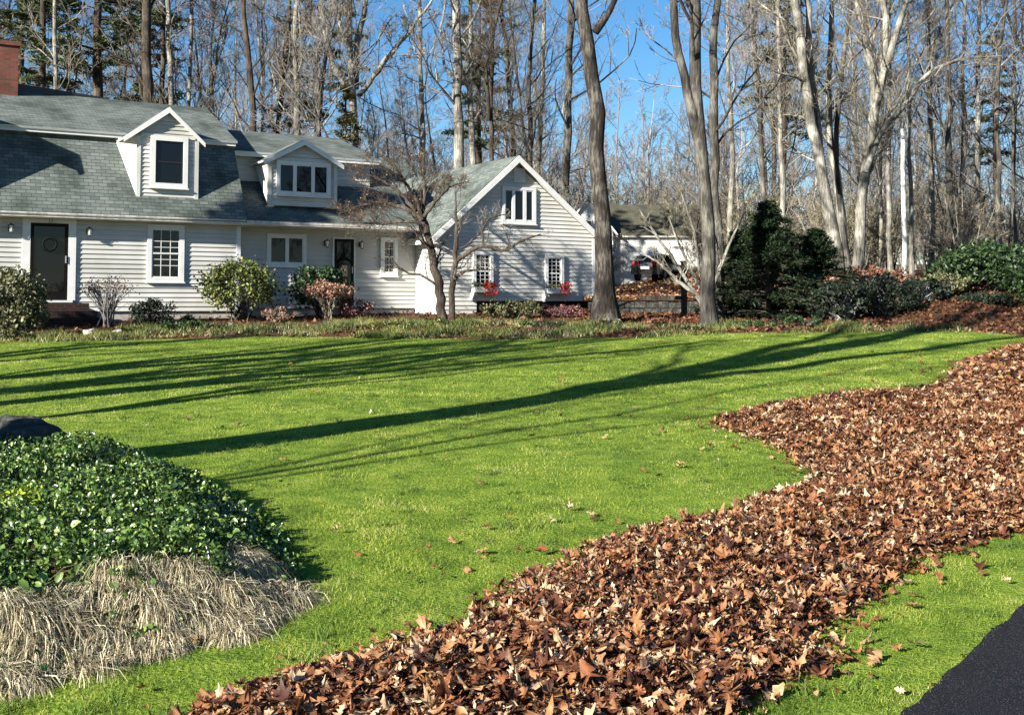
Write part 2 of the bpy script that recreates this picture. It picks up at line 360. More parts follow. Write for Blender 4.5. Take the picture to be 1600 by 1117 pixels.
# driveway strip with crumbly edge
ts = np.arange(-14, 60, .12); ws = np.array([0, .25, .6, 1.5, 3, 4.2])
rr = np.random.RandomState(3); jig = rr.normal(0, .009, len(ts)) + .008 * np.sin(ts * 3.1)
Vd = []
for i, tt in enumerate(ts):
    for k, wv in enumerate(ws):
        p = DA + DD * tt + DN * (wv + (jig[i] if k == 0 else 0)); Vd.append((p[0], p[1], hz(p[0], p[1]) + .022 + .01 * min(wv, 1)))
for i, tt in enumerate(ts):
    p = DA + DD * tt + DN * (jig[i] - .015); Vd.append((p[0], p[1], hz(p[0], p[1]) - .03))
nw = len(ws); i = np.arange(len(ts) - 1)[:, None] * nw + np.arange(nw - 1)[None]
Qd = np.stack([i, i + 1, i + 1 + nw, i + nw], -1).reshape(-1, 4)
b0 = len(ts) * nw; k = np.arange(len(ts) - 1); Qe = np.stack([b0 + k, k * nw, (k + 1) * nw, b0 + k + 1], -1)
tag(npmesh('driveway', np.array(Vd), [Qd, Qe], M['asphalt']), kind='structure')

# ------------------------------------------------------------------ leaf templates and scatter
def fan(outline, zs=0.0):
    P = np.array([(0, 0.0, 0)] + [(x, y, z) for x, y, z in outline]); n = len(outline)
    T = np.array([(0, 1 + i, 1 + (i + 1) % n) for i in range(n)])
    return P, T
def lobed():
    o = []
    pr = [(.06, -.5), (.16, -.38), (.34, -.22), (.16, -.12), (.48, .05), (.2, .14), (.36, .34), (.12, .32), (0, .55)]
    for x, y in pr: o.append((x, y, .25 * x * x + .12 * y * y))
    for x, y in pr[-2::-1]: o.append((-x, y, .25 * x * x + .12 * y * y))
    return fan(o)
def oval(wd=.34, bend=.15):
    o = []
    for k in range(8):
        a = k * math.pi / 4 - math.pi / 2; x = wd * math.cos(a); y = .5 * math.sin(a)
        o.append((x, y, bend * abs(x) * 2 - bend * y * y))
    return fan(o)
def diamond(wd=.32):
    P = np.array([(0, -.5, 0), (wd, 0, .08), (0, .5, -.04), (-wd, 0, .08)]); return P, np.array([(0, 1, 2), (0, 2, 3)])
def oakleaf():
    pr = [(.03, -.55), (.08, -.42), (.21, -.30), (.09, -.20), (.29, -.06), (.11, .03), (.36, .20), (.13, .26), (.24, .42), (.07, .42), (0, .52)]
    o = [(x, y, .3 * x * x + .15 * y * y) for x, y in pr] + [(-x, y, .3 * x * x + .15 * y * y) for x, y in pr[-2::-1]]
    return fan(o)
OAKL = oakleaf()
LOBED = lobed(); OVAL = oval(); DIAM = diamond()
def rotm(yaw, pitch, roll):
    cy, sy, cp, sp, cr, sr = np.cos(yaw), np.sin(yaw), np.cos(pitch), np.sin(pitch), np.cos(roll), np.sin(roll)
    R = np.empty((len(yaw), 3, 3))
    R[:, 0] = np.stack([cy * cr - sy * sp * sr, -sy * cp, cy * sr + sy * sp * cr], -1)
    R[:, 1] = np.stack([sy * cr + cy * sp * sr, cy * cp, sy * sr - cy * sp * cr], -1)
    R[:, 2] = np.stack([-cp * sr, sp, cp * cr], -1)
    return R
def scatter(tmpl, pos, size, tilt, rng, curl=0.0, stretch=None):
    P, T = tmpl; n = len(pos); k = len(P)
    L = np.broadcast_to(P, (n, k, 3)).copy()
    if stretch is not None: L[:, :, 0] *= stretch[:, None]
    if curl:
        c = np.clip(rng.normal(0, curl, n), -1.1, 1.1)[:, None]; c2 = np.clip(rng.normal(0, curl * .7, n), -.9, .9)[:, None]
        L[:, :, 2] += c * L[:, :, 0] ** 2 * 2 + c2 * L[:, :, 1] ** 2 * 2 + rng.normal(0, .03, (n, k))
    L *= size[:, None, None]
    R = rotm(rng.uniform(0, 6.283, n), rng.normal(0, 1, n) * tilt, rng.normal(0, 1, n) * tilt)
    V = np.einsum('nij,nkj->nki', R, L) + pos[:, None]
    F_ = T[None] + (np.arange(n) * k)[:, None, None]
    return V.reshape(-1, 3), F_.reshape(-1, T.shape[1])

# ------------------------------------------------------------------ leaf drift
leaf_px = [(240, 1180), (345, 1100), (400, 1078), (470, 1062), (560, 1032), (640, 1000), (700, 990), (735, 955), (765, 932), (860, 888), (960, 852), (1060, 824), (1150, 806), (1200, 780), (1258, 768), (1262, 745), (1222, 715), (1206, 694), (1120, 672), (1112, 662), (1180, 642), (1290, 624), (1400, 618), (1470, 604), (1500, 570), (1560, 546), (1640, 533), (1900, 533), (1900, 812), (1600, 838), (1530, 852), (1440, 878), (1400, 930), (1330, 965), (1300, 1010), (1332, 1035), (1290, 1075), (1215, 1112), (1150, 1180)]
leaf_poly = [tuple(gpt(*p)) for p in leaf_px]
LP = np.array(leaf_poly)
def pile_h(P):
    ins = inpoly(P, leaf_poly); d = np.where(ins, dpoly(P, leaf_poly), -dpoly(P, leaf_poly))
    d = d + .12 * pnoise(P[:, 0], P[:, 1], 3.0, 4)
    hgt = .09 * smooth(d / .7) * (.75 + .5 * pnoise(P[:, 0], P[:, 1], 2.2, 8)) + .05 * smooth(d / .1)
    return np.clip(hgt, 0, None), d
def pile_z(P): return hz(P[:, 0], P[:, 1]) + pile_h(P)[0]
x0, y0 = LP.min(0); x1, y1 = LP.max(0)
xs = np.arange(x0 - .3, x1 + .3, .12); ys = np.arange(y0 - .3, y1 + .3, .12)
X, Y = np.meshgrid(xs, ys); PP = np.stack([X.ravel(), Y.ravel()], -1); hh, dd = pile_h(PP)
V = np.stack([PP[:, 0], PP[:, 1], hz(PP[:, 0], PP[:, 1]) + hh - .02 + .0 * dd], -1)
i = np.arange(len(ys) - 1)[:, None] * len(xs) + np.arange(len(xs) - 1)[None]
Q = np.stack([i, i + 1, i + 1 + len(xs), i + len(xs)], -1).reshape(-1, 4); Q = Q[(dd[Q] > -.02).all(1)]
rng = np.random.RandomState(11)
parts = [(V, Q)]
drift_parts = []
def rand_in(poly, n, rng):
    A = np.array(poly); a0 = A.min(0); a1 = A.max(0); P = a0 + rng.rand(int(n), 2) * (a1 - a0)
    return P
bb = (x1 - x0) * (y1 - y0)
P = rand_in(leaf_poly, bb * 900, rng); hgt, d = pile_h(P)
keep = (d > rng.uniform(-.08, .1, len(P)))
dist = P[:, 1]; keep &= rng.rand(len(P)) < np.clip(1.35 - dist / 22, .35, 1)
vis = np.abs(P[:, 0] / np.maximum(P[:, 1], .1)) < .50; keep &= vis
# thin the leaves where the grass verge shows through near the driveway
P = P[keep]; hgt = hgt[keep]; d = d[keep]
pos = np.stack([P[:, 0], P[:, 1], hz(P[:, 0], P[:, 1]) + hgt + rng.uniform(-.01, .05, len(P))], -1)
size = np.exp(rng.normal(math.log(.062), .42, len(P))).clip(.025, .125)
nearm = P[:, 1] < 16
which = rng.rand(len(P))
A = nearm & (which < .55); B = nearm & (which >= .55)
A2 = A & (rng.rand(len(P)) < .35)
A = A & ~A2; B2 = B & (rng.rand(len(P)) < .6); B = B & ~B2
a0 = scatter(LOBED, pos[A2], size[A2], .3, rng, .9, rng.uniform(.5, 1.1, A2.sum()))
a00 = scatter(OAKL, pos[B2], size[B2] * .85, .38, rng, 1.1, rng.uniform(.6, 1.2, B2.sum()))
a = scatter(OAKL, pos[A], size[A] * 1.1, .28, rng, .8, rng.uniform(.6, 1.3, A.sum()))
a2 = scatter(oval(.26, .3), pos[B], size[B] * .6, .55, rng, .9, rng.uniform(.5, 1.3, B.sum()))
b_ = scatter(DIAM, pos[~nearm], size[~nearm] * 1.25, .45, rng, .3)
V2, F2 = merge([a, a0, a00, a2, b_])
base = npmesh('fallen_leaves', V2, F2, M['leaf'])
tag(base, 'thick drift of brown fallen oak and maple leaves raked along the lawn', 'leaves', kind='stuff')
pb = npmesh('leaf_litter', V, Q, M['pile'], smooth_=True)
pb.parent = base
tag(pb, kind='stuff')

bed_poly_pre = [tuple(gpt(*q)) for q in [(-420, 735), (0, 716), (200, 735), (370, 790), (462, 890), (425, 965), (290, 1010), (0, 1088), (-480, 1095)]]
# strays on the lawn and verge
stray = []
P = np.stack([rng.uniform(-4.5, 8, 16000), rng.uniform(4.4, 26, 16000)], -1)
dl = dpoly(P, leaf_poly); dn = (P - DA) @ DN
pr = .012 + .55 * np.exp(-dl / .16) + .12 * np.exp(-dl / .7) + .10 * (((P - DA) @ DN > -1.5) & (P[:, 0] > 1.3) & (P[:, 1] < 12))
k = (rng.rand(len(P)) < pr * 1.0) & (dn < .5) & ((dn < .02) | (rng.rand(len(P)) < .25)); k &= ~(inpoly(P, bed_poly_pre))
P = P[k]
pos = np.stack([P[:, 0], P[:, 1], hz(P[:, 0], P[:, 1]) + .045], -1)
o = npmesh('scattered_leaves', *scatter(LOBED, pos, rng.uniform(.03, .10, len(P)), .3, rng, .6, rng.uniform(.6, 1.1, len(P))), M['leaf'])
tag(o, 'single fallen leaves scattered over the green lawn', 'leaves', kind='stuff')

# ------------------------------------------------------------------ ivy bed with boulder and dry grass
bed_px = [(-420, 735), (-150, 722), (0, 716), (110, 722), (200, 735), (290, 752), (370, 790), (430, 840), (462, 890), (462, 925), (425, 965), (360, 992), (290, 1010), (180, 1030), (80, 1064), (0, 1088), (-150, 1100), (-480, 1095)]
bed_poly = [tuple(gpt(*p)) for p in bed_px]
def bed_h(P):
    ins = inpoly(P, bed_poly); dp = dpoly(P, bed_poly); d = np.where(ins, dp, -dp)
    return np.clip(.27 * smooth((d + .08) / .8) * (1 + .34 * pnoise(P[:, 0], P[:, 1], 3.4, 21)), 0, None), d
BP = np.array(bed_poly); x0, y0 = BP.min(0); x1, y1 = BP.max(0); x0 = max(x0, -7.5)
xs = np.arange(x0, x1 + .2, .1); ys = np.arange(y0 - .2, y1 + .2, .1); X, Y = np.meshgrid(xs, ys); PP = np.stack([X.ravel(), Y.ravel()], -1); hh, dd = bed_h(PP)
V = np.stack([PP[:, 0], PP[:, 1], hz(PP[:, 0], PP[:, 1]) + hh - .07], -1)
i = np.arange(len(ys) - 1)[:, None] * len(xs) + np.arange(len(xs) - 1)[None]
Q = np.stack([i, i + 1, i + 1 + len(xs), i + len(xs)], -1).reshape(-1, 4); Q = Q[(dd[Q] > -.15).all(1)]
tag(npmesh('garden_bed', V, Q, M['pile'], smooth_=True), kind='structure')
P = np.stack([rng.uniform(x0, x1 + .2, 170000), rng.uniform(y0 - .1, y1 + .2, 170000)], -1)
hh, d = bed_h(P); k = (d > rng.uniform(-.05, .05, len(P)))
front = (P[:, 1] + .28 * pnoise(P[:, 0], P[:, 1], 4, 17) < np.interp(P[:, 0], [-8, -3, -2, -1.2], [5.62, 5.62, 5.92, 6.3]))
k &= ~(front & (rng.rand(len(P)) < np.clip(.62 + .45 * pnoise(P[:, 0], P[:, 1], 5, 71), .1, .93))); k &= np.abs(P[:, 0] / P[:, 1]) < .52
P = P[k]; hh = hh[k]
clump = pnoise(P[:, 0], P[:, 1], 9, 5)
pos = np.stack([P[:, 0], P[:, 1], hz(P[:, 0], P[:, 1]) + hh + .11 * clump + rng.uniform(-.07, .07, len(P))], -1)
sz = np.exp(rng.normal(math.log(.029), .36, len(P))).clip(.016, .065)
lk = (np.hypot((P[:, 0] + 3.35) / .3, (P[:, 1] - 7.5) / .35) < 1) & (rng.rand(len(P)) < .35)
lo_ = npmesh('lime_leaves', *scatter(oval(.33, .25), pos[lk] + [0, 0, .03], sz[lk] * 1.1, .7, rng, .3), M['lime']); tag(lo_, 'small patch of bright lime yellow leaves amid the ivy', 'leaves', kind='stuff')
pos = pos[~lk]; sz = sz[~lk]
o = npmesh('ivy_leaves', *scatter(oval(.33, .25), pos, sz, .7, rng, .3), M['ivy'])
tag(o, 'glossy green ivy ground cover mounded over the bed at the left', 'ground cover', kind='stuff')
# draped dry ornamental grass
def blades(base, dirxy, length, lift, width, rng, seg=5):
    n = len(base); u = np.linspace(0, 1, seg)[None, :, None]
    up = np.array([0, 0, 1.]); D = np.concatenate([dirxy, np.zeros((n, 1))], 1)
    P = base[:, None] + D[:, None] * (length[:, None, None] * u) * .85 + up * ((lift[:, None, None]) * u * 1.9 - (lift[:, None, None] + length[:, None, None] * .55) * u ** 2 * 1.35)
    P += rng.normal(0, .008, P.shape) * u
    S = np.cross(D, up); S /= np.linalg.norm(S, axis=1, keepdims=True) + 1e-9
    S = S + rng.normal(0, .35, S.shape)
    wd = width[:, None, None] * (1 - .85 * u)
    L = P - S[:, None] * wd; Rr = P + S[:, None] * wd
    V = np.stack([L, Rr], 2).reshape(-1, 3)
    b0 = np.arange(n)[:, None] * seg * 2 + np.arange(seg - 1)[None] * 2
    Q = np.stack([b0, b0 + 1, b0 + 3, b0 + 2], -1).reshape(-1, 4)
    return V, Q
cl = []
for cx_ in np.arange(-60, 470, 27):
    yt = np.interp(cx_, [-60, 0, 170, 330, 450], [1012, 1002, 985, 945, 925])
    for row in range(4):
        if rng.rand() < .62: cl.append((cx_ + rng.normal(0, 9), yt + row * np.interp(cx_, [0, 450], [24, 14]) + rng.normal(0, 10)))
B_ = []; Dd = []; Ln = []; Lf = []
for q_ in cl:
    c = gpt(*q_); nb_ = rng.randint(350, 800); sp = rng.uniform(.02, .06); a0_ = math.radians(-70) + rng.normal(0, .45) ; ln0 = rng.uniform(.18, .36)
    pp = c + rng.normal(0, sp, (nb_, 2)) * [1.3, .8]
    aa = a0_ + rng.normal(0, .72, nb_) + np.where(rng.rand(nb_) < .12, rng.uniform(-2, 2, nb_), 0)
    B_.append(pp); Dd.append(np.stack([np.cos(aa), np.sin(aa)], -1)); Ln.append(ln0 * rng.uniform(.5, 1.35, nb_)); Lf.append(rng.uniform(.3, .8, nb_) * ln0)
Pg = np.concatenate(B_); dirxy = np.concatenate(Dd); Ln = np.concatenate(Ln); Lf = np.concatenate(Lf)
hh, d = bed_h(Pg); ok = d > -.1; Pg = Pg[ok]; hh = hh[ok]; dirxy = dirxy[ok]; Ln = Ln[ok]; Lf = Lf[ok]; nb = len(Pg)
base_ = np.stack([Pg[:, 0], Pg[:, 1], hz(Pg[:, 0], Pg[:, 1]) + hh * .95 - .03], -1)
V, Q = blades(base_, dirxy, Ln, Lf, rng.uniform(.0013, .0030, nb), rng)
tag(npmesh('dry_grass', V, Q, M['straw']), 'pale straw coloured dry grass hanging over the front of the ivy bed', 'dry grass', kind='stuff')
sel = rng.rand(nb) < .22
V, Q = blades(base_[sel] + rng.normal(0, .05, (sel.sum(), 3)) * [1, 1, .2], dirxy[sel], rng.uniform(.08, .2, sel.sum()), rng.uniform(.04, .12, sel.sum()), rng.uniform(.002, .004, sel.sum()), rng)
tag(npmesh('green_grass_tufts', V, Q, M['tuft']), 'fresh green grass blades growing through the dry fringe of the ivy bed', 'grass', kind='stuff')

def icorock(name, loc, rad, mat, seed, rough=.18, sub=4):
    import bmesh
    bm = bmesh.new(); bmesh.ops.create_icosphere(bm, subdivisions=sub, radius=1)
    r = np.random.RandomState(seed); dirs = r.normal(size=(14, 3)); dirs /= np.linalg.norm(dirs, axis=1, keepdims=True); offs = r.uniform(.62, .9, 14)
    for v in bm.verts:
        c = np.array(v.co); s = 1.0
        dt = dirs @ c; mcut = (dt > offs)
        if mcut.any(): s = min(s, (offs[mcut] / dt[mcut]).min())
        s += rough * (.22 * math.sin(c[0] * 5 + seed + 2 * c[2]) * math.sin(c[1] * 6 + c[0]) + .10 * math.sin(c[2] * 13 + c[0] * 9 + 3 * math.sin(c[1] * 7)) + .06 * math.sin(c[0] * 31 + c[1] * 27) * math.sin(c[2] * 29))
        v.co = Vector(c * s * np.array(rad))
    me = bpy.data.meshes.new(name); bm.to_mesh(me); bm.free(); me.materials.append(mat)
    o = bpy.data.objects.new(name, me); C.objects.link(o); o.location = loc; o.rotation_euler = (0, 0, r.rand() * 6)
    return o
p = gpt(15, 722)
tag(icorock('boulder', (p[0] - .15, p[1] - .1, hz(p[0], p[1]) - .02), (.85, .55, .50), M['rock'], 5, rough=.42), 'dark rounded boulder at the back of the ivy bed, left edge', 'boulder')

# ------------------------------------------------------------------ grass blades
def grassblades(P, hgt, wd, rng):
    n = len(P); z = hz(P[:, 0], P[:, 1]) + .008
    a = rng.uniform(0, 6.283, n); s = np.stack([np.cos(a), np.sin(a), np.zeros(n)], -1) * wd[:, None]
    tip = np.stack([P[:, 0] + rng.normal(0, .5, n) * hgt, P[:, 1] + rng.normal(0, .5, n) * hgt, z + hgt], -1)
    b = np.stack([P[:, 0], P[:, 1], z], -1)
    V = np.stack([b - s, b + s, tip], 1).reshape(-1, 3)
    return V, np.arange(n * 3).reshape(-1, 3)
def sampleY(n, ya, yb, rng, spread=.49):
    # more blades close to the camera, spread over the width one sees
    y = ya + (yb - ya) * rng.rand(n); x = rng.uniform(-spread, spread, n) * y + rng.normal(0, .1, n)
    return np.stack([x, y], -1)
def lawn_ok(P):
    k = lawn_keep(P); ld = np.where(inpoly(P, leaf_poly), dpoly(P, leaf_poly), -1); k &= ld < .12
    bd = np.where(inpoly(P, bed_poly), dpoly(P, bed_poly), -1); k &= bd < .1
    return P[k]
P = np.concatenate([lawn_ok(sampleY(190000, 4.2, 9, rng)), lawn_ok(sampleY(130000, 9, 16, rng))])
bare = pnoise(P[:, 0], P[:, 1], 2.3, 33) + .6 * pnoise(P[:, 0], P[:, 1], 7, 34); P = P[(bare > -.45) | (rng.rand(len(P)) < .35)]
P2 = lawn_ok(sampleY(260000, 16, 30, rng))
sc1 = np.clip(P[:, 1] / 7, .8, 2.2)
a = grassblades(P, rng.uniform(.008, .027, len(P)) * (1 + .5 * pnoise(P[:, 0], P[:, 1], 4, 9)), .0024 * sc1, rng)
b_ = grassblades(P2, rng.uniform(.012, .034, len(P2)), np.full(len(P2), .0055), rng)
V, Fc = merge([a, b_])
tag(npmesh('grass', V, Fc, M['grass']), 'short bright green mown grass of the front lawn', 'grass', kind='stuff')

wr_ = np.random.RandomState(55); Wc = lawn_ok(sampleY(420, 4.4, 20, wr_)); Wp = np.repeat(Wc, 26, 0); Wp = Wp + wr_.normal(0, .035, Wp.shape); Wp = Wp[(Wp - DA) @ DN < -.05]
tag(npmesh('weed_tufts', *grassblades(Wp, wr_.uniform(.025, .075, len(Wp)), np.full(len(Wp), .004), wr_), M['tuft']), 'small darker weed tufts standing up in the mown lawn', 'weeds', kind='stuff')
# ------------------------------------------------------------------ trees
def spawn(P, R, c, ratio, ang, n, rng, up=.15, lo=.25, hi=.98, jit=.16, rf=.55, rmin=.006, minlen=.15):
    Mn, k, _ = P.shape; tot = Mn * c
    par = np.repeat(np.arange(Mn), c); L = np.linalg.norm(np.diff(P, axis=1), axis=2).sum(1)
    u = lo + (hi - lo) * ((np.tile(np.arange(c), Mn) + rng.rand(tot)) / c)
    x = u * (k - 1); i = np.minimum(x.astype(int), k - 2); f = (x - i)[:, None]
    p = P[par, i] * (1 - f) + P[par, i + 1] * f; r = R[par, i] * (1 - f[:, 0]) + R[par, i + 1] * f[:, 0]
    t = P[par, i + 1] - P[par, i]; t /= np.linalg.norm(t, axis=1, keepdims=True) + 1e-9
    q = rng.normal(size=(tot, 3)); q -= (q * t).sum(1, keepdims=True) * t; q /= np.linalg.norm(q, axis=1, keepdims=True) + 1e-9
    a = ang * rng.uniform(.65, 1.3, tot)[:, None]
    d = np.cos(a) * t + np.sin(a) * q; d[:, 2] += up * .5; d /= np.linalg.norm(d, axis=1, keepdims=True)
    ln = np.maximum(L[par] * ratio * (1.15 - .75 * u) * rng.uniform(.6, 1.35, tot), minlen)
    out = np.empty((tot, n, 3)); out[:, 0] = p; st = ln / (n - 1)
    for s in range(1, n):
        d = d + rng.normal(0, jit, (tot, 3)); d[:, 2] += up; d /= np.linalg.norm(d, axis=1, keepdims=True)
        out[:, s] = out[:, s - 1] + d * st[:, None]
    r0 = np.maximum(r * rf, rmin); taper = np.linspace(1, .35, n)[None]
    return out, np.maximum(r0[:, None] * taper, rmin * .7)
def resample(pts, n):
    pts = np.array(pts, float); d = np.concatenate([[0], np.cumsum(np.linalg.norm(np.diff(pts, axis=0), axis=1))])
    s = np.linspace(0, d[-1], n)
    # catmull-like smoothing
    out = np.stack([np.interp(s, d, pts[:, k]) for k in range(3)], -1)
    for _ in range(2): out[1:-1] = .25 * out[:-2] + .5 * out[1:-1] + .25 * out[2:]
    return out
def bare_tree(name, stems, mats, rng, counts=(14, 6, 5, 3), ratios=(.36, .5, .5, .5), ang=(.9, .8, .75, .7), lo=.3, rmin=.008, twigup=.12, parent=None, leaves=None, base=None):
    """stems: list of (points, radii) in world space. Returns empty > trunk, crown"""
    base = np.array(stems[0][0][0] if base is None else base, float)
    root = empty(name, tuple(base))
    SP = []; SR = []
    for pts, rad in stems:
        n = 18; p = resample(pts, n) - base; pa = np.array(pts, float); cd = np.concatenate([[0], np.cumsum(np.linalg.norm(np.diff(pa, axis=0), axis=1))]); r = np.interp(np.linspace(0, cd[-1], n), cd, rad)
        p[1:-1] += rng.normal(0, .25, (n - 2, 3)) * r[1:-1, None]
        SP.append(p); SR.append(r)
    SP = np.array(SP); SR = np.array(SR)
    SR0 = SR.copy(); SR0[0, 0] *= 1.35
    tr = [tubes(SP, SR0, 10)]
    P1, R1 = spawn(SP, SR, counts[0], ratios[0], ang[0], 7, rng, up=.10, lo=lo, rf=.33, rmin=rmin * 1.6, jit=.2)
    tr.append(tubes(P1, R1, 5))
    cr = []; P_, R_ = P1, R1
    lv = [P1]
    for k in range(1, len(counts)):
        P_, R_ = spawn(P_, R_, counts[k], ratios[k], ang[k], 4 if k < 3 else 3, rng, up=twigup, lo=.15, rf=.55, rmin=rmin, jit=.2, minlen=.12)
        cr.append(tubes(P_, R_, 3 if k > 1 else 4)); lv.append(P_)
    npmesh('trunk', *merge(tr), mats[0], root, smooth_=True)
    crown = npmesh('crown', *merge(cr), mats[1], root)
    if leaves:
        cnt, size, lm = leaves
        tips = lv[-1][:, -1]; k = rng.choice(len(tips), min(cnt, len(tips)), replace=False)
        lc_ = npmesh('leaf_clusters', *scatter(DIAM, tips[k] + rng.normal(0, .05, (len(k), 3)), rng.uniform(.7, 1.3, len(k)) * size, .9, rng), lm, root); lc_['kind'] = 'stuff'
    return root
def pxpath(pts, Y, ground=True):
    P = [at(x, y, Y) for x, y in pts]
    if ground:
        b = P[0].copy(); b[2] = hz(b[0], b[1]) - .1
        if P[0][2] - b[2] > .3: P = [b] + P
        else: P[0] = b
    return P
def px2m(rs, Y): return [r * Y / F for r in rs]
def rad_for(pts, P, rs, Y):
    rs = list(rs)
    if len(P) > len(pts): rs = [rs[0] * 1.1] + rs
    return px2m(rs, Y)

R0 = np.random.RandomState(77)
def feature(name, label, stems, mats, cat='tree', group=None, **kw):
    st = []
    for j, (pts, rs, Y) in enumerate(stems):
        P = pxpath(pts, Y, ground=(j == 0 or kw.get('allground', False))); st.append((P, rad_for(pts, P, rs, Y)))
    kw.pop('allground', None)
    o = bare_tree(name, st, mats, R0, **kw)
    return tag(o, label, cat, group)

OAK = (M['bark_oak'], M['twig_dark']); PALE = (M['bark_pale'], M['twig_pale']); MID = (M['bark_mid'], M['twig']); DARK = (M['bark_dark'], M['twig_dark'])
oak1 = feature('oak_tree', 'big rough dark trunk standing at the right end of the white house', [
    ([(946, 490), (944, 440), (941, 350), (934, 220), (922, 90), (911, -20), (900, -160), (885, -420)], [19, 15.5, 13, 12, 11, 10, 9, 3], 31),
    ([(930, 52), (950, 22), (968, -12), (990, -90), (1010, -300)], [6, 5, 4, 3, 1.5], 31)], OAK, counts=(12, 6, 5, 4), lo=.62, ratios=(.22, .5, .5, .5))
feature('twin_trunk_tree', 'tall tree right of the driveway gap whose trunk splits into two', [
    ([(1110, 503), (1108, 430), (1105, 330), (1096, 230), (1087, 150), (1084, 60), (1084, -40), (1090, -400)], [12, 11, 10.5, 10, 9.5, 9, 8, 3], 30),
    ([(1100, 245), (1083, 190), (1067, 125), (1055, 60), (1048, -20), (1030, -300)], [8, 8, 7, 6.5, 5.5, 2], 30)], (M['bark_mid'], M['twig_dark']), counts=(12, 6, 5, 4), lo=.42, ratios=(.24, .5, .5, .5))
feature('slim_tree', 'slim grey trunk close behind the tree with the split trunk', [
    ([(1124, 470), (1120, 330), (1113, 200), (1117, 60), (1122, -60), (1125, -200)], [7, 7, 7, 6, 5, 2], 33)], MID, counts=(12, 5, 5, 3), lo=.35, ratios=(.25, .5, .5, .5))
# leaning pale multi-stem shrub tree
feature('leaning_tree', 'pale many stemmed small tree leaning left in front of the garage', [
    ([(1102, 478), (1075, 440), (1045, 395), (1012, 350), (998, 325)], [3.4, 3, 2.5, 2, 1], 31.5),
    ([(1102, 475), (1085, 430), (1062, 385), (1045, 340)], [3, 2.6, 2, 1], 31.7),
    ([(1100, 470), (1092, 410), (1082, 350), (1060, 290)], [3, 2.5, 2, 1], 31.9),
    ([(1098, 470), (1060, 440), (1030, 410), (1000, 395)], [3, 3, 2, 1], 31.3),
    ([(1104, 470), (1125, 420), (1140, 380), (1165, 330)], [3, 3, 2, 1], 31.6)], PALE, counts=(7, 5, 4), lo=.25, ratios=(.34, .5, .5), rmin=.005)
# crab apple before the gable
feature('crab_apple_tree', 'small bare crab apple with dark leaning trunk in front of the gable', [
    ([(692, 492), (687, 460), (676, 405), (667, 360), (657, 335), (648, 305)], [8, 7.5, 6.5, 5.5, 4, 2], 33),
    ([(660, 345), (635, 325), (600, 315), (560, 322), (530, 335)], [4, 3.5, 3, 2, 1], 32.6),
    ([(657, 338), (630, 305), (595, 280), (555, 268)], [3.5, 3, 2, 1], 33),
    ([(658, 338), (640, 295), (618, 262), (590, 240)], [3.5, 2.5, 2, 1], 33.4),
    ([(660, 338), (664, 300), (660, 265), (665, 235)], [3, 2.5, 2, 1], 33.2),
    ([(662, 340), (685, 310), (705, 290), (725, 285)], [3, 2.2, 1.6, 1], 32.8),
    ([(664, 350), (640, 345), (600, 350), (550, 348)], [3, 2.5, 2, 1], 32.3)], (M['bark_dark'], M['twig_dark']), counts=(10, 6, 4, 3), lo=.25, ratios=(.44, .5, .5, .45), rmin=.0042, leaves=(700, .05, M['tanleaf']))
feature('young_apple_tree', 'smaller crooked tree with branches crossing the gable windows', [
    ([(704, 490), (707, 445), (713, 395), (713, 345), (712, 300)], [5, 5, 4, 2.5, 1], 32.6),
    ([(713, 408), (735, 390), (755, 383), (772, 388), (792, 393), (808, 378), (845, 366)], [4, 3.5, 3, 3, 2.5, 2, 1], 32.6),
    ([(711, 437), (722, 425), (740, 422), (768, 422)], [3, 2.5, 2, 1], 32.4),
    ([(756, 384), (752, 360), (765, 340), (790, 335)], [2, 2, 1.5, 1], 32.6)], (M['bark_dark'], M['twig']), counts=(9, 5, 4), lo=.3, ratios=(.38, .5, .5), rmin=.0045, leaves=(120, .04, M['tanleaf']))
# pale trees right
feature('pale_leaning_tree', 'thick pale trunk leaning left behind the dark hemlock', [
    ([(1306, 425), (1300, 360), (1292, 300), (1268, 180), (1248, 60), (1238, -40), (1225, -250)], [11, 10, 9, 8, 7, 6, 2], 44),
    ([(1285, 270), (1275, 180), (1262, 60), (1262, -40)], [6, 6, 5, 4], 44.5)], PALE, counts=(10, 6, 5, 4), lo=.35, ratios=(.24, .5, .5, .5))
feature('forked_pale_tree', 'pale forking tree with wide limbs, right of the leaning pale trunk', [
    ([(1338, 432), (1340, 360), (1350, 270), (1365, 200), (1380, 110), (1402, 50), (1425, -20), (1450, -200)], [9, 8.5, 7.5, 6.5, 6, 5, 4, 2], 43),
    ([(1362, 215), (1366, 130), (1352, 60), (1335, -20), (1320, -150)], [6, 5.5, 5, 4, 2], 43.2),
    ([(1378, 125), (1385, 60), (1378, -30), (1380, -150)], [6, 5, 5, 2], 43.1),
    ([(1352, 270), (1376, 205), (1415, 165), (1450, 110), (1500, 92), (1565, 88)], [5, 4, 4, 3, 2.5, 1], 42.5),
    ([(1345, 320), (1362, 250), (1362, 180)], [5, 4, 3], 43.5)], PALE, counts=(10, 6, 5, 4), lo=.25, ratios=(.30, .5, .5, .5))
feature('pale_tree', 'straight thin pale trunk between the two big pale trees', [
    ([(1322, 425), (1316, 340), (1300, 260), (1292, 150), (1300, 20), (1302, -120)], [7, 7, 6, 5, 4, 2], 46)], PALE, counts=(10, 5, 4, 3), lo=.3, ratios=(.26, .5, .5, .5))
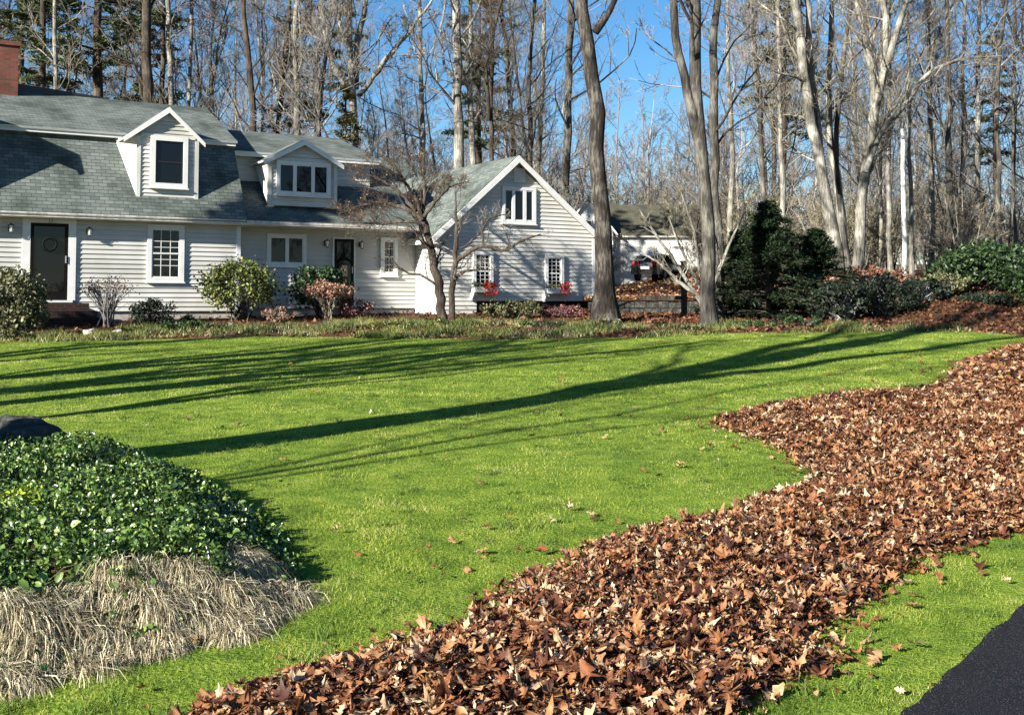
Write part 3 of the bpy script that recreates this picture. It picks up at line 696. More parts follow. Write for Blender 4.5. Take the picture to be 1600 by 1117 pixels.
# centre trees behind the roofs
feature('tall_pale_tree', 'tall straight pale trunk rising behind the gable roof', [
    ([(720, 330), (718, 200), (716, 80), (712, -40), (708, -300)], [9, 8, 7, 6, 2], 48)], PALE, counts=(14, 6, 5, 4), lo=.35, ratios=(.24, .5, .5, .5))
feature('slender_pale_tree', 'slender pale trunk just right of the tall pale trunk over the roof', [
    ([(742, 320), (738, 200), (733, 100), (735, -20), (738, -200)], [5, 5, 4, 3.5, 1], 50)], PALE, counts=(12, 5, 5, 3), lo=.35, ratios=(.24, .5, .5, .5))
feature('spreading_tree', 'pale tree with five spreading limbs behind the second dormer', [
    ([(562, 300), (556, 200), (548, 140), (545, 90), (548, -30), (550, -200)], [6, 6, 6, 5, 4, 1], 47),
    ([(550, 150), (520, 110), (508, 50), (498, -30), (480, -180)], [5, 5, 4.5, 4, 1], 47),
    ([(556, 140), (556, 80), (572, 10), (580, -60), (585, -180)], [5, 5, 4, 3, 1], 47.4),
    ([(560, 150), (580, 125), (605, 92), (640, 50), (690, -20)], [4, 4, 4, 3, 1], 46.7),
    ([(548, 90), (530, 30), (510, -30)], [4, 3, 2], 46.7)], PALE, counts=(9, 6, 5, 4), lo=.2, ratios=(.30, .5, .5, .5), leaves=(260, .14, M['tanleaf']))
feature('thin_pale_tree', 'thin pale trunk standing between the spreading tree and gable ridge', [
    ([(662, 300), (661, 200), (657, 80), (655, -30), (650, -150)], [4, 4, 3.5, 3, 1], 49)], PALE, counts=(12, 5, 5, 3), lo=.35, ratios=(.22, .5, .5, .5))
feature('mottled_tree', 'mottled straight trunk behind the right slope of the gable roof', [
    ([(886, 400), (886, 260), (887, 140), (890, 20), (893, -60), (895, -260)], [6.5, 6.5, 6, 5.5, 5, 2], 50)], MID, counts=(14, 6, 5, 4), lo=.35, ratios=(.22, .5, .5, .5))
feature('lone_thin_tree', 'thin grey trunk over the peak of the gable', [
    ([(829, 300), (828, 170), (824, 100), (838, 10), (842, -120)], [4, 4, 3.5, 3, 1], 52)], MID, counts=(12, 5, 5, 3), lo=.3, ratios=(.26, .5, .5, .5))
feature('dark_trunk_tree', 'dark thick trunk rising behind the left roof between pale trunks', [
    ([(229, 200), (228, 120), (226, 20), (224, -80), (220, -240)], [8, 8, 7, 7, 3], 45)], DARK, counts=(14, 6, 5, 4), lo=.3, ratios=(.26, .5, .5, .5))
for (lab, xb, xt, r, Y) in [('pale slim trunk next to the brick chimney', 84, 86, 3.6, 46), ('pale trunk left of the dark thick trunk over the roof', 250, 255, 4, 50),
                      ('pale trunk above the peak of the first dormer', 268, 262, 4.5, 49), ('pale short trunk right of the first dormer peak', 290, 300, 3, 52),
                      ('dark crooked trunk above the roof between the two dormers', 400, 378, 5, 47), ('grey trunk right of the crooked dark trunk', 430, 455, 4, 50)]:
    feature('forest_edge_tree', lab, [([(xb, 230), ((xb + xt) / 2 + 2, 120), (xt, 0), (xt - 3, -160)], [r, r, r * .8, r * .3], Y)], DARK if 'dark' in lab else PALE, counts=(12, 6, 5, 3), lo=.3, ratios=(.24, .5, .5, .5), group='trees at the forest edge behind the roof')
for (lab, xb, xm, xt, r, Y) in [('pale straight trunk left of the white pole', 1392, 1388, 1390, 4, 47), ('pale trunk right of the white pole', 1456, 1455, 1450, 4.5, 48),
                          ('forked grey trunk above the right hedge', 1487, 1484, 1480, 5.5, 45), ('slim pale trunk above the rhododendron hedge', 1530, 1527, 1530, 4.5, 48),
                          ('slim grey trunk close to the right edge', 1590, 1583, 1586, 3.5, 47), ('slim pale trunk between hemlock and leaning pale trunk', 1226, 1222, 1216, 4.5, 46)]:
    feature('woodland_tree', lab, [([(xb, 420), (xm, 300), ((xm + xt) / 2, 150), (xt, 20), (xt, -120)], [r, r, r * .8, r * .6, r * .3], Y)], MID if 'grey' in lab else PALE, counts=(14, 6, 5, 3), lo=.35, ratios=(.26, .5, .5, .5), group='trees beyond the hedge on the right')
# dead white pole
P = pxpath([(1413, 436), (1412, 320), (1411, 203)], 40.5)
pole = empty('pole', tuple(P[0])); mb = MB(); pr_ = [np.array(p) - P[0] for p in resample(P, 9)]
for q_ in pr_: q_ += np.array([R0.normal(0, .012), R0.normal(0, .012), 0])
mb.tube(pr_, px2m([4.4, 4.1, 4.0, 3.9, 3.8, 3.7, 3.6, 3.5, 3.4], 40.5), 12)
top = pr_[-1]; mb.tube([top, top + np.array([0, 0, .02]), top + np.array([0, 0, .05])], [.077, .06, .001], 12)
mb.build('pole_shaft', M['pole'], pole, True)
mb = MB(); mb.box((top[0] - .11, top[1] - .13, top[2] - .32), (top[0] - .02, top[1] - .09, top[2] - .22)); mb.build('bracket', M['silver'], pole)
tag(pole, 'bright white pole with cut off top standing among the woodland trees', 'pole')

# prototypes for the forest
def proto_tree(kind, seed):
    r = np.random.RandomState(seed); H = r.uniform(17, 24)
    x = 0; y = 0; pts = [(0, 0, -.3)]
    for k in range(1, 7): x += r.normal(0, .35); y += r.normal(0, .35); pts.append((x, y, H * k / 6))
    rb = r.uniform(.09, .19); stems = [(pts, [rb, rb * .85, rb * .75, rb * .62, rb * .45, rb * .28, .03])]
    if r.rand() < .6:
        j = 3; b0 = np.array(pts[j]); dx = r.choice([-1, 1]) * r.uniform(1.5, 2.6)
        stems.append(([b0, b0 + [dx * .4, r.normal(0, .5), H * .15], b0 + [dx * .8, r.normal(0, .8), H * .33], b0 + [dx, 0, H * .5]], [rb * .6, rb * .5, rb * .35, .03]))
    mats = [PALE, MID, DARK, MID, PALE, (M['bark_mid'], M['twig_lich'])][kind]
    return bare_tree('forest_tree', stems, mats, r, counts=(19, 8, 6, 4), lo=.15, ratios=(.27, .5, .5, .5), rmin=.008, base=(0, 0, 0))
def conifer(name, H, Rb, seed, mats, nb=60, lo=.1, tuft=.16, dens=14, droop=-.02, shape=1.0, tw=.10):
    r = np.random.RandomState(seed); root = empty(name, (0, 0, 0))
    pts = [(r.normal(0, .02 * H * .3), r.normal(0, .02 * H * .3), H * k / 6) for k in range(7)]; pts[0] = (0, 0, -.2)
    P = resample(pts, 14)[None]; R_ = np.linspace(H * .014 + .03, .02, 14)[None]
    tr = [tubes(P, R_, 8)]
    u = lo + (1 - lo) * np.sort(r.rand(nb)) ** .9; z = u * H; az = r.uniform(0, 6.283, nb)
    L = Rb * np.clip((1 - u) ** shape, .08, 1) * r.uniform(.6, 1.15, nb)
    base = np.stack([np.interp(z, P[0, :, 2], P[0, :, 0]), np.interp(z, P[0, :, 2], P[0, :, 1]), z], -1)
    s = np.linspace(0, 1, 5)[None, :, None]; D = np.stack([np.cos(az), np.sin(az), np.full(nb, .12)], -1)
    B = base[:, None] + D[:, None] * L[:, None, None] * s; B[:, :, 2] += (droop * L[:, None] * (s[..., 0] ** 2) * 6)
    tr.append(tubes(B, np.linspace(.03, .008, 5)[None] * np.ones((nb, 1)), 4))
    B2, R2 = spawn(B, np.full((nb, 5), .015), 7, .42, .85, 3, r, up=-.02, lo=.15, jit=.1, rmin=.006)
    B2[:, :, 2] = B2[:, :1, 2] + (B2[:, :, 2] - B2[:, :1, 2]) * .35
    tr.append(tubes(B2, R2, 3))
    allb = np.concatenate([B2]); n = len(allb); k = dens
    t_ = r.rand(n * k); idx = np.repeat(np.arange(n), k); x = t_ * 2; i = np.minimum(x.astype(int), 1); f = (x - i)[:, None]
    pos = allb[idx, i] * (1 - f) + allb[idx, i + 1] * f + r.normal(0, .05, (n * k, 3))
    npmesh('trunk', *merge(tr), mats[0], root, smooth_=True)
    npmesh('needles', *scatter(diamond(tw), pos, r.uniform(.7, 1.3, len(pos)) * tuft, .5, r), mats[1], root)
    return root

protos = []
KN = ['pale', 'grey', 'dark', 'slender grey', 'light barked', 'lichen grey', 'brownish grey', 'leaning grey']
def mesh_kind(o):
    ref = [q.children[0].data for q in (protos if o.name.startswith('forest') else bps)]
    return ref.index(o.children[0].data)
def wood_label(what, x, y):
    px = 800 + x / y * F
    reg = [(110, 'behind the brick chimney'), (230, 'behind the left roof ridge'), (330, 'behind the first dormer'), (420, 'behind the gap between the dormers'), (530, 'behind the second dormer'),
           (660, 'behind the crab apple'), (760, 'behind the left slope of the gable roof'), (860, 'behind the gable peak'), (960, 'behind the big oak trunk'), (1090, 'behind the neighbouring garage'),
           (1200, 'behind the split trunk'), (1290, 'behind the hemlock'), (1390, 'behind the forked pale tree'), (1480, 'right of the white pole'), (9999, 'behind the rhododendron hedge')]
    r_ = [t for q, t in reg if px < q][0]
    return what + ' ' + ('in the first rows ' if y < 50 else 'in the near wood ' if y < 58 else 'in mid wood ' if y < 66 else 'in the farther wood ' if y < 76 else 'deep in the wood ') + r_
placed_feature = [(946, 31), (1110, 30)]
fr = np.random.RandomState(5)
cand = []
# jittered grid over the wood
for Yr in (47, 53, 61, 70, 81, 95):
    n = int(8 + Yr * .11)
    for k in range(n):
        uu = -.47 + .94 * (k + fr.uniform(.05, .95)) / n; Y_ = Yr + fr.uniform(-2.5, 2.5); px = 800 + uu * F
        if 850 < px < 1110 and Y_ < 84: continue
        if 590 < px < 660 and Y_ < 60: continue
        tt_ = 75 - Y_; perp = abs((uu * Y_ - 7) * math.sin(SH) - (Y_ - 75) * math.cos(SH))
        if Y_ < 75 and perp < 4.5: continue
        cand.append((uu * Y_, Y_))
kinds = [0, 1, 2, 3, 5, 4, 1, 3]
for i_, (cx, cyy) in enumerate(cand):
    kd = i_ % 8
    if i_ < 8:
        o = proto_tree(kinds[kd], 200 + kd); protos.append(o)
    else:
        o = copy_tree(protos[fr.randint(8)])
    s_ = fr.uniform(.72, 1.12)
    if cyy > 85 and cx > 0: s_ *= .85
    o.location = (cx, cyy, float(hz(cx, cyy))); o.rotation_euler = (0, 0, fr.uniform(0, 6.28)); o.scale = (s_, s_, s_)
    tag(o, wood_label(KN[mesh_kind(o)] + ' bare tree', cx, cyy), 'tree', 'bare trees of the wood behind')
# pines
pine_p = conifer('pine_tree', 21, 3.8, 31, (M['bark_dark'], M['pine']), nb=64, lo=.42, tuft=.40, dens=13, shape=.42, tw=.10)
pine_spots = [(60, 52, 1.0, 'dark pine with wide boughs above the chimney'), (150, 49, 1.05, 'dark pine filling the top left over the roof ridge'), (215, 58, .95, 'pine behind the dark thick trunk, top left'),
              (20, 56, 1.05, 'pine at the left edge behind the chimney'), (497, 55, .88, 'pine with loose boughs left of the spreading pale tree'), (748, 58, .80, 'pine behind the tall pale trunk over the gable'),
              (1225, 60, .8, 'pine right of the split trunk tree, in the wood'),
              (1560, 62, .65, 'pine in the wood at the far right')]
for i_, (px, Y_, s_, lab) in enumerate(pine_spots):
    o = pine_p if i_ == 0 else copy_tree(pine_p)
    cx = (px - 800) / F * Y_; o.location = (cx, Y_, float(hz(cx, Y_))); o.rotation_euler = (0, 0, i_ * 1.7); o.scale = (s_, s_, s_)
    tag(o, lab, 'pine tree', 'pines of the wood')
# small light green cedar behind second dormer
o = conifer('cedar_tree', 8.6, 1.1, 8, (M['bark_dark'], M['shrub_o']), nb=90, lo=.05, tuft=.2, dens=9, droop=.02, shape=.5, tw=.16)
cx = (540 - 800) / F * 46; o.location = (cx, 46, float(hz(cx, 46))); tag(o, 'slim yellow green cedar rising behind the second dormer', 'cedar tree')
# brush thickets
br_r = np.random.RandomState(9)
def brush(seed, mats, lf):
    r = np.random.RandomState(seed); st = []
    for k in range(9):
        a = r.uniform(0, 6.28); e = r.uniform(.3, 1.1); H = r.uniform(2.2, 4.2); b0 = np.array([math.cos(a) * .25, math.sin(a) * .25, -.1])
        st.append(([b0, b0 + [math.cos(a) * e * .4, math.sin(a) * e * .4, H * .4], b0 + [math.cos(a) * e, math.sin(a) * e, H * .8], b0 + [math.cos(a) * e * 1.3, math.sin(a) * e * 1.3, H]], [.035, .03, .02, .008]))
    return bare_tree('brush', st, mats, r, counts=(8, 6, 5), lo=.1, ratios=(.38, .5, .5), rmin=.007, base=(0, 0, 0), leaves=lf)
bps = [brush(1, (M['bark_mid'], M['twig']), (420, .09, M['tanleaf'])), brush(2, (M['bark_mid'], M['twig_lich']), (250, .08, M['shrub_o'])), brush(3, (M['bark_pale'], M['twig_pale']), (150, .08, M['tanleaf']))]
nbr = 0
bspots = []
for k in range(130):
    Y_ = br_r.uniform(44, 78); uu = br_r.uniform(-.46, .47); px = 800 + uu * F
    if 880 < px < 1105 and Y_ < 74: continue
    bspots.append((uu * Y_, Y_, br_r.uniform(.8, 1.5)))
for px, Y_ in [(960, 84), (1000, 85), (1040, 83), (1075, 86), (920, 86), (880, 84)]: bspots.append(((px - 800) / F * Y_, Y_, 1.9))
for i_, (cx, cyy, s_) in enumerate(bspots):
    o = bps[i_] if i_ < 3 else copy_tree(bps[br_r.randint(3)])
    o.location = (cx, cyy, float(hz(cx, cyy))); o.rotation_euler = (0, 0, br_r.uniform(0, 6.28)); o.scale = (s_, s_, s_)
    tag(o, wood_label(['tan leaved twiggy bush', 'greenish twiggy bush', 'pale twiggy bush'][mesh_kind(o)], cx, cyy), 'bush', 'understory brush of the wood')

# far wood as one mass
r = np.random.RandomState(40); n = 260; Yf = r.uniform(102, 175, n); Xf = r.uniform(-.5, .5, n) * Yf; H = r.uniform(10, 19, n)
b = np.stack([Xf, Yf, hz(Xf, Yf)], -1); s = np.linspace(0, 1, 6)[None, :, None]
P = b[:, None] + np.stack([np.zeros(n), np.zeros(n), H], -1)[:, None] * s + np.cumsum(r.normal(0, .3, (n, 6, 3)), 1) * [1, 1, .1]
R_ = np.linspace(.17, .03, 6)[None] * np.ones((n, 1))
P1, R1 = spawn(P, R_, 16, .28, .8, 4, r, up=.12, lo=.15, rmin=.025); P2, R2 = spawn(P1, R1, 8, .5, .8, 3, r, up=.1, rmin=.02); P3, R3 = spawn(P2, R2, 4, .55, .8, 2, r, rmin=.017)
V, Fc = merge([tubes(P, R_, 5), tubes(P1, R1, 3), tubes(P2, R2, 3), tubes(P3, R3, 3)])
tag(npmesh('distant_wood', V, Fc, M['twig']), 'far grey brown mass of bare wood behind the nearer trees', 'wood', kind='stuff')

# trees out of frame on the left whose shadows cross the lawn
sr = np.random.RandomState(12)
def roadside(x, y, H, rb, forks, seed, lab, counts=(9, 5, 3)):
    r = np.random.RandomState(seed); g = float(hz(x, y)); fh = H * .36
    b0 = np.array([x, y, g - .2]); f0 = np.array([x + r.normal(0, .2), y + r.normal(0, .2), g + fh])
    st = [([b0, (b0 + f0) / 2 + r.normal(0, .08, 3), f0, f0 + [r.normal(0, .8), r.normal(0, .8), H * .3], f0 + [r.normal(0, 1), r.normal(0, 1), H * .62]], [rb * 1.15, rb, rb * .85, rb * .45, .04])]
    for k in range(forks):
        a = r.uniform(0, 6.28); e = r.uniform(.10, .2) * H
        st.append(([f0 - [0, 0, .4], f0 + [math.cos(a) * e * .35, math.sin(a) * e * .35, H * .14], f0 + [math.cos(a) * e, math.sin(a) * e, H * .36], f0 + [math.cos(a) * e * 1.4, math.sin(a) * e * 1.4, H * .58]], [rb * .6, rb * .5, rb * .32, .03]))
    o = bare_tree('roadside_tree', st, MID, r, counts=counts, lo=.35, ratios=(.28, .5, .5), rmin=.012)
    tag(o, lab, 'tree', 'roadside trees beyond the left edge')
for (sx, sy, H_, rb_, fk, lab) in [(-8.6, 5.9, 18, .40, 4, 'big forked bare roadside tree nearest the lawn, beyond the left edge'), (-11.2, 10.6, 10, .27, 4, 'young bare tree beyond the left edge, third from the house'), (-13.3, 12.6, 9, .30, 4, 'young bare tree beyond the left edge, second from the house'),
                       (-10.9, 1.1, 14, .075, 2, 'young bare tree beyond the left edge nearest the camera'), (-15.5, 15.0, 7.5, .24, 3, 'young bare tree beyond the left edge nearest the house'), (-13.4, 9.6, 11, .24, 4, 'young bare tree farthest beyond the left edge'),
                       (-11.6, 7.6, 12, .15, 3, 'young bare tree beyond the left edge beside the big forked one')]:
    roadside(sx, sy, H_, rb_, fk, int(sr.randint(999)), lab)

ced = conifer('unseen_shade_cedar', 14.6, .62, 88, (M['bark_dark'], M['conifer']), nb=260, lo=.35, tuft=.26, dens=12, droop=.0, shape=.25, tw=.22)  # unseen evergreen, added and kept narrow to shade the middle roof
ced.location = (-19.9, 19.5, float(hz(-19.9, 19.5))); tag(ced, 'unseen tall narrow evergreen added beyond the left edge to shade the roof over the side door', 'cedar tree')
# ------------------------------------------------------------------ the house
TH = math.radians(31); HX, HY = (77 - 800) / F * 31, 31.0; LZ = .45
house = empty('house', (HX, HY, EYE - LZ), TH)
tag(house, 'grey white clapboard house with green grey shingle roof, dormers and gable wing', 'house')
# local axes: x along the front (t), y away from the camera (s), z up; zz() turns heights over the eye into local ones
def L3(t, s, z): return (t, s, z + LZ)
def zz_(z): return z + LZ
def clap(mb, t0f, t1f, z0, z1, frame, step=.132, m=0, proud=.034):
    """clapboards: frame(t, z, out) -> local point"""
    n = max(1, int(round((z1 - z0) / step))); st = (z1 - z0) / n
    for k in range(n):
        a = z0 + k * st; b = a + st
        ta0, ta1, tb0, tb1 = t0f(a), t1f(a), t0f(b), t1f(b)
        if tb1 - tb0 < .01 and ta1 - ta0 < .01: continue
        if tb1 < tb0: tb0 = tb1 = (tb0 + tb1) / 2
        mb.poly([frame(ta0, a, proud), frame(ta1, a, proud), frame(tb1, b, .004), frame(tb0, b, .004)], m=m)
        mb.poly([frame(ta0, a, 0), frame(ta1, a, 0), frame(ta1, a, proud), frame(ta0, a, proud)], m=m)
def front(s): return lambda t, z, o: L3(t, s - o, z)
def sideL(t): return lambda q, z, o: L3(t - o, q, z)      # q runs along s, faces -t
def sideR(t): return lambda q, z, o: L3(t + o, q, z)
K = lambda v: (lambda z: v)

SID, TR, SHG = M['siding'], M['trim'], M['shingle']
# --- main block
mb = MB(); clap(mb, K(-8), K(5.18), -.2, 2.30, front(0)); mb.build('front_wall', SID, house)
mb = MB(); mb.box(L3(-8, .03, -1.2), L3(5.15, .35, -.205)); mb.box(L3(5.2, .53, -1.2), L3(11.15, .9, -.15)); mb.build('foundation', M['concrete'], house)
mb = MB(); mb.prism([L3(5.16, .05, -.2), L3(5.16, .05, 2.3), L3(5.16, 1.05, 4.7), L3(5.16, 4, 6.2), L3(5.16, 6.95, 4.7), L3(5.16, 8, 2.3), L3(5.16, 8, -.2)], (-.1, 0, 0))
mb.box(L3(-8, 7.9, -1), L3(5, 8, 2.3)); mb.box(L3(-8, .1, -1), L3(-7.9, 7.9, 2.3))
mb.build('end_wall', SID, house)
mb = MB(); mb.box(L3(5.12, -.05, -.2), L3(5.24, .12, 2.28)); mb.build('corner_board', TR, house)
# eave: soffit + fascia of main block
mb = MB(); mb.box(L3(-8, -.40, 2.29), L3(5.22, -.001, 2.31)); mb.build('soffit', TR, house)
mb = MB(); mb.box(L3(-8, -.44, 2.31), L3(5.26, -.405, 2.43)); mb.build('fascia', M['fascia'], house)
def slab(mb, a, b, c, d, th=.06, mt=0, ms=1):
    """a-b lower edge, c-d upper edge (c above b)"""
    a, b, c, d = [np.array(q, float) for q in (a, b, c, d)]
    u = b - a; u /= np.linalg.norm(u); v = d - a; v = v - (v @ u) * u; v /= np.linalg.norm(v)
    uv = [((q - a) @ u, (q - a) @ v) for q in (a, b, c, d)]
    nrm = np.cross(b - a, d - a); nrm /= np.linalg.norm(nrm)
    if nrm[2] < 0: nrm = -nrm
    mb.prism([a, b, c, d], -nrm * th, m=mt, m_side=ms, uv=uv)
mb = MB(); slab(mb, L3(-8, -.46, 2.36), L3(5.3, -.46, 2.36), L3(5.3, 1.0, 4.86), L3(-8, 1.0, 4.86)); mb.build('lower_roof', [SHG, TR], house)
mb = MB(); mb.box(L3(-8, .74, 4.72), L3(5.3, .78, 4.88)); mb.box(L3(-8, .78, 4.72), L3(5.3, 1.0, 4.74)); mb.build('roof_fascia', TR, house)
mb = MB(); slab(mb, L3(-8, .68, 4.86), L3(5.34, .68, 4.86), L3(5.34, 4.0, 6.36), L3(-8, 4.0, 6.36)); slab(mb, L3(5.34, 7.3, 4.86), L3(-8, 7.3, 4.86), L3(-8, 4.01, 6.36), L3(5.34, 4.01, 6.36))
mb.build('upper_roof', [SHG, TR], house)
mb = MB(); slab(mb, L3(5.3, 8.46, 2.36), L3(-8, 8.46, 2.36), L3(-8, 7.0, 4.86), L3(5.3, 7.0, 4.86)); mb.build('rear_roof', [SHG, TR], house)
mb = MB(); mb.prism([L3(-.35, 4.02, 6.30), L3(2.3, 4.02, 6.34), L3(2.3, 4.02, 6.40), L3(-.35, 4.02, 6.60)], (0, .5, 0)); mb.build('dark_ridge_wedge', M['metal'], house)  # dark tapered wedge standing just behind the ridge
# chimney
mb = MB()
mb.box(L3(-1.7, 3.5, 5.9), L3(-.42, 4.4, 7.62)); mb.box(L3(-1.75, 3.45, 7.62), L3(-.37, 4.45, 7.75)); mb.build('chimney', M['brick'], house)
# --- section two (recessed)
mb = MB(); clap(mb, K(5.24), K(11.2), -.13, 2.30, front(.5)); mb.build('middle_wall', SID, house)
mb = MB(); mb.box(L3(5.26, -.36, 2.29), L3(10.9, .49, 2.31)); mb.build('soffit', TR, house)
mb = MB(); mb.box(L3(5.26, -.43, 2.31), L3(10.88, -.37, 2.42)); mb.build('fascia', M['fascia'], house)
mb = MB(); slab(mb, L3(5.31, -.44, 2.35), L3(10.9, -.44, 2.35), L3(10.9, 1.9, 4.09), L3(5.31, 1.9, 4.09)); slab(mb, L3(10.0, 1.91, 4.09), L3(11.4, 1.91, 4.09), L3(12.6, 3.4, 5.0), L3(10.0, 3.4, 5.0))
mb.build('lower_roof', [SHG, TR], house)
mb = MB(); clap(mb, K(5.3), K(10.0), 3.7, 4.52, front(1.5)); mb.prism([L3(9.98, 1.52, 3.6), L3(9.98, 1.52, 4.5), L3(9.98, 4, 5.5), L3(9.98, 6, 4.6), L3(9.98, 6, 2.6)], (-.05, 0, 0)); mb.box(L3(5.4, 6, -.5), L3(17, 6.1, 2.4)); mb.build('upper_wall', SID, house)
mb = MB(); mb.box(L3(5.3, 1.14, 4.50), L3(10.2, 1.18, 4.64)); mb.box(L3(5.3, 1.18, 4.50), L3(10.2, 1.49, 4.52)); mb.build('roof_fascia', TR, house)
mb = MB(); slab(mb, L3(5.3, 1.1, 4.64), L3(10.24, 1.1, 4.64), L3(9.95, 4.0, 5.70), L3(5.3, 4.0, 5.70)); slab(mb, L3(10.2, 7.3, 4.4), L3(5.3, 7.3, 4.4), L3(5.3, 4.01, 5.70), L3(9.95, 4.01, 5.70)); mb.build('upper_roof', [SHG, TR], house)

# --- windows, doors
def window(t0, t1, z0, z1, s, cas=.09, dep=.085, cols=(0,), rows=(), mull=(), sash=None, name='window', curtain=False, face=None, sill=True):
    """casing frame proud of the wall; the pane sits back near the wall face"""
    f = MB()
    f.box(L3(t0, s - dep, z0), L3(t0 + cas, s - .0, z1)); f.box(L3(t1 - cas, s - dep, z0), L3(t1, s, z1))
    f.box(L3(t0 + cas, s - dep, z1 - cas), L3(t1 - cas, s, z1)); f.box(L3(t0 + cas, s - dep, z0), L3(t1 - cas, s, z0 + cas))
    if sill: f.box(L3(t0 - .03, s - dep - .03, z0 - .035), L3(t1 + .03, s, z0 - .001))
    for mt in mull: f.box(L3(mt - .055, s - dep + .004, z0 + cas), L3(mt + .055, s, z1 - cas))
    fo = f.build(name, TR, house)
    g = MB(); g.box(L3(t0 + cas, s - .05, z0 + cas), L3(t1 - cas, s - .0, z1 - cas)); g.build('pane', M['glass'], fo)
    g = MB(); w_ = .009
    a, b, c, d = t0 + cas, t1 - cas, z0 + cas, z1 - cas
    g.box(L3(a, s - .072, c), L3(a + .035, s - .0505, d)); g.box(L3(b - .035, s - .072, c), L3(b, s - .0505, d)); g.box(L3(a + .035, s - .072, c), L3(b - .035, s - .0505, c + .035)); g.box(L3(a + .035, s - .072, d - .035), L3(b - .035, s - .0505, d))
    if sash: zc = (c + d) / 2; g.box(L3(a + .035, s - .074, zc - .022), L3(b - .035, s - .0505, zc + .022))
    for x in cols:
        if x: xx = a + (b - a) * x; g.box(L3(xx - w_, s - .060, c + .035), L3(xx + w_, s - .0505, d - .035))
    for y in rows: yy = c + (d - c) * y; g.box(L3(a + .035, s - .0605, yy - w_), L3(b - .035, s - .0505, yy + w_))
    g.build('sash', TR if sash != 'dark' else M['metal'], fo)
    if curtain:
        g = MB(); g.box(L3(a + .036, s - .0525, c + .036), L3(a + (b - a) * .36, s - .051, d - .036)); g.box(L3(b - (b - a) * .3, s - .0525, c + .036), L3(b - .036, s - .051, d - .036)); g.build('curtain', M['curtain'], fo)
    return fo
window(2.56, 3.59, .62, 2.23, 0, cas=.12, cols=(.33, .66), rows=(.25, .75, .125 * 3, .125 * 5), sash=True)
window(6.20, 7.45, 1.13, 2.12, .5, cas=.10, mull=(6.83,))
window(9.93, 10.52, .88, 2.11, .5, cas=.11, cols=(.5,), rows=(.25, .75), sash=True, curtain=True)
# front door
def door(t0, t1, z0, z1, s, cw, wl=None, kick=None, name='front_door', top=.18):
    f = MB(); f.box(L3(t0 - cw, s - .07, z0 - .05), L3(t0, s, z1 + top)); f.box(L3(t1, s - .07, z0 - .05), L3(t1 + cw, s, z1 + top)); f.box(L3(t0, s - .07, z1), L3(t1, s, z1 + top)); f.box(L3(t0 - .1, s - .28, z0 - .11), L3(t1 + .1, s, z0 - .051))
    fo = f.build(name, TR, house)
    g = MB(); W = .09
    g.box(L3(t0, s - .064, z0 - .05), L3(t0 + W, s - .012, z1)); g.box(L3(t1 - W, s - .064, z0 - .05), L3(t1, s - .012, z1)); g.box(L3(t0 + W, s - .064, z1 - W), L3(t1 - W, s - .012, z1)); g.box(L3(t0 + W, s - .064, z0 - .05), L3(t1 - W, s - .012, z0 + .18))
    g.build('storm_door', M['door'], fo)
    g = MB(); g.box(L3(t0 + W, s - .045, z0 + .18), L3(t1 - W, s - .0, z1 - W)); g.build('pane', M['glass'], fo)
    g = MB(); g.box(L3(t1 - .075, s - .1, z0 + .95), L3(t1 - .045, s - .05, z0 + 1.15)); g.build('handle', M['silver'], fo)
    return fo
door1 = door(-.5, .46, .15, 2.17, 0, .20, top=.14)
mb = MB(); r_ = np.random.RandomState(4)
an = np.linspace(0, 2 * math.pi, 25)
mb.tube([L3(-.02 + .17 * math.cos(a), -.085, 1.6 + .17 * math.sin(a)) for a in an], .035, 8)
wr = mb.build('wreath', M['wreath'], None, True); wr.location = house.location; wr.rotation_euler = house.rotation_euler
tag(wr, 'small dark wreath hanging on the front storm door', 'wreath')
def number(txt, t, z, size, mat, parent):
    cu = bpy.data.curves.new('house_number', 'FONT'); cu.body = txt; cu.size = size; cu.extrude = .006; cu.align_x = 'CENTER'
    tmp = bpy.data.objects.new('tmp', cu); C.objects.link(tmp); dg = bpy.context.evaluated_depsgraph_get()
    me = bpy.data.meshes.new_from_object(tmp.evaluated_get(dg)); bpy.data.objects.remove(tmp)
    me.materials.clear(); me.materials.append(mat); o = bpy.data.objects.new('house_number', me); C.objects.link(o); o.parent = parent
    o.location = L3(t, -.078, z); o.rotation_euler = (math.pi / 2, 0, 0); return o
number('11', .0, 2.185, .13, M['metal'], house)
door2 = door(8.36, 9.02, .0, 2.02, .5, .05, top=.05)
mb = MB(); mb.box(L3(8.62, .44, .85), L3(8.80, .452, 1.2)); pcl = mb.build('paper_notice', M['parcel'], None); pcl.location = house.location; pcl.rotation_euler = house.rotation_euler
tag(pcl, 'pale pink paper hanging on the side door', 'paper')
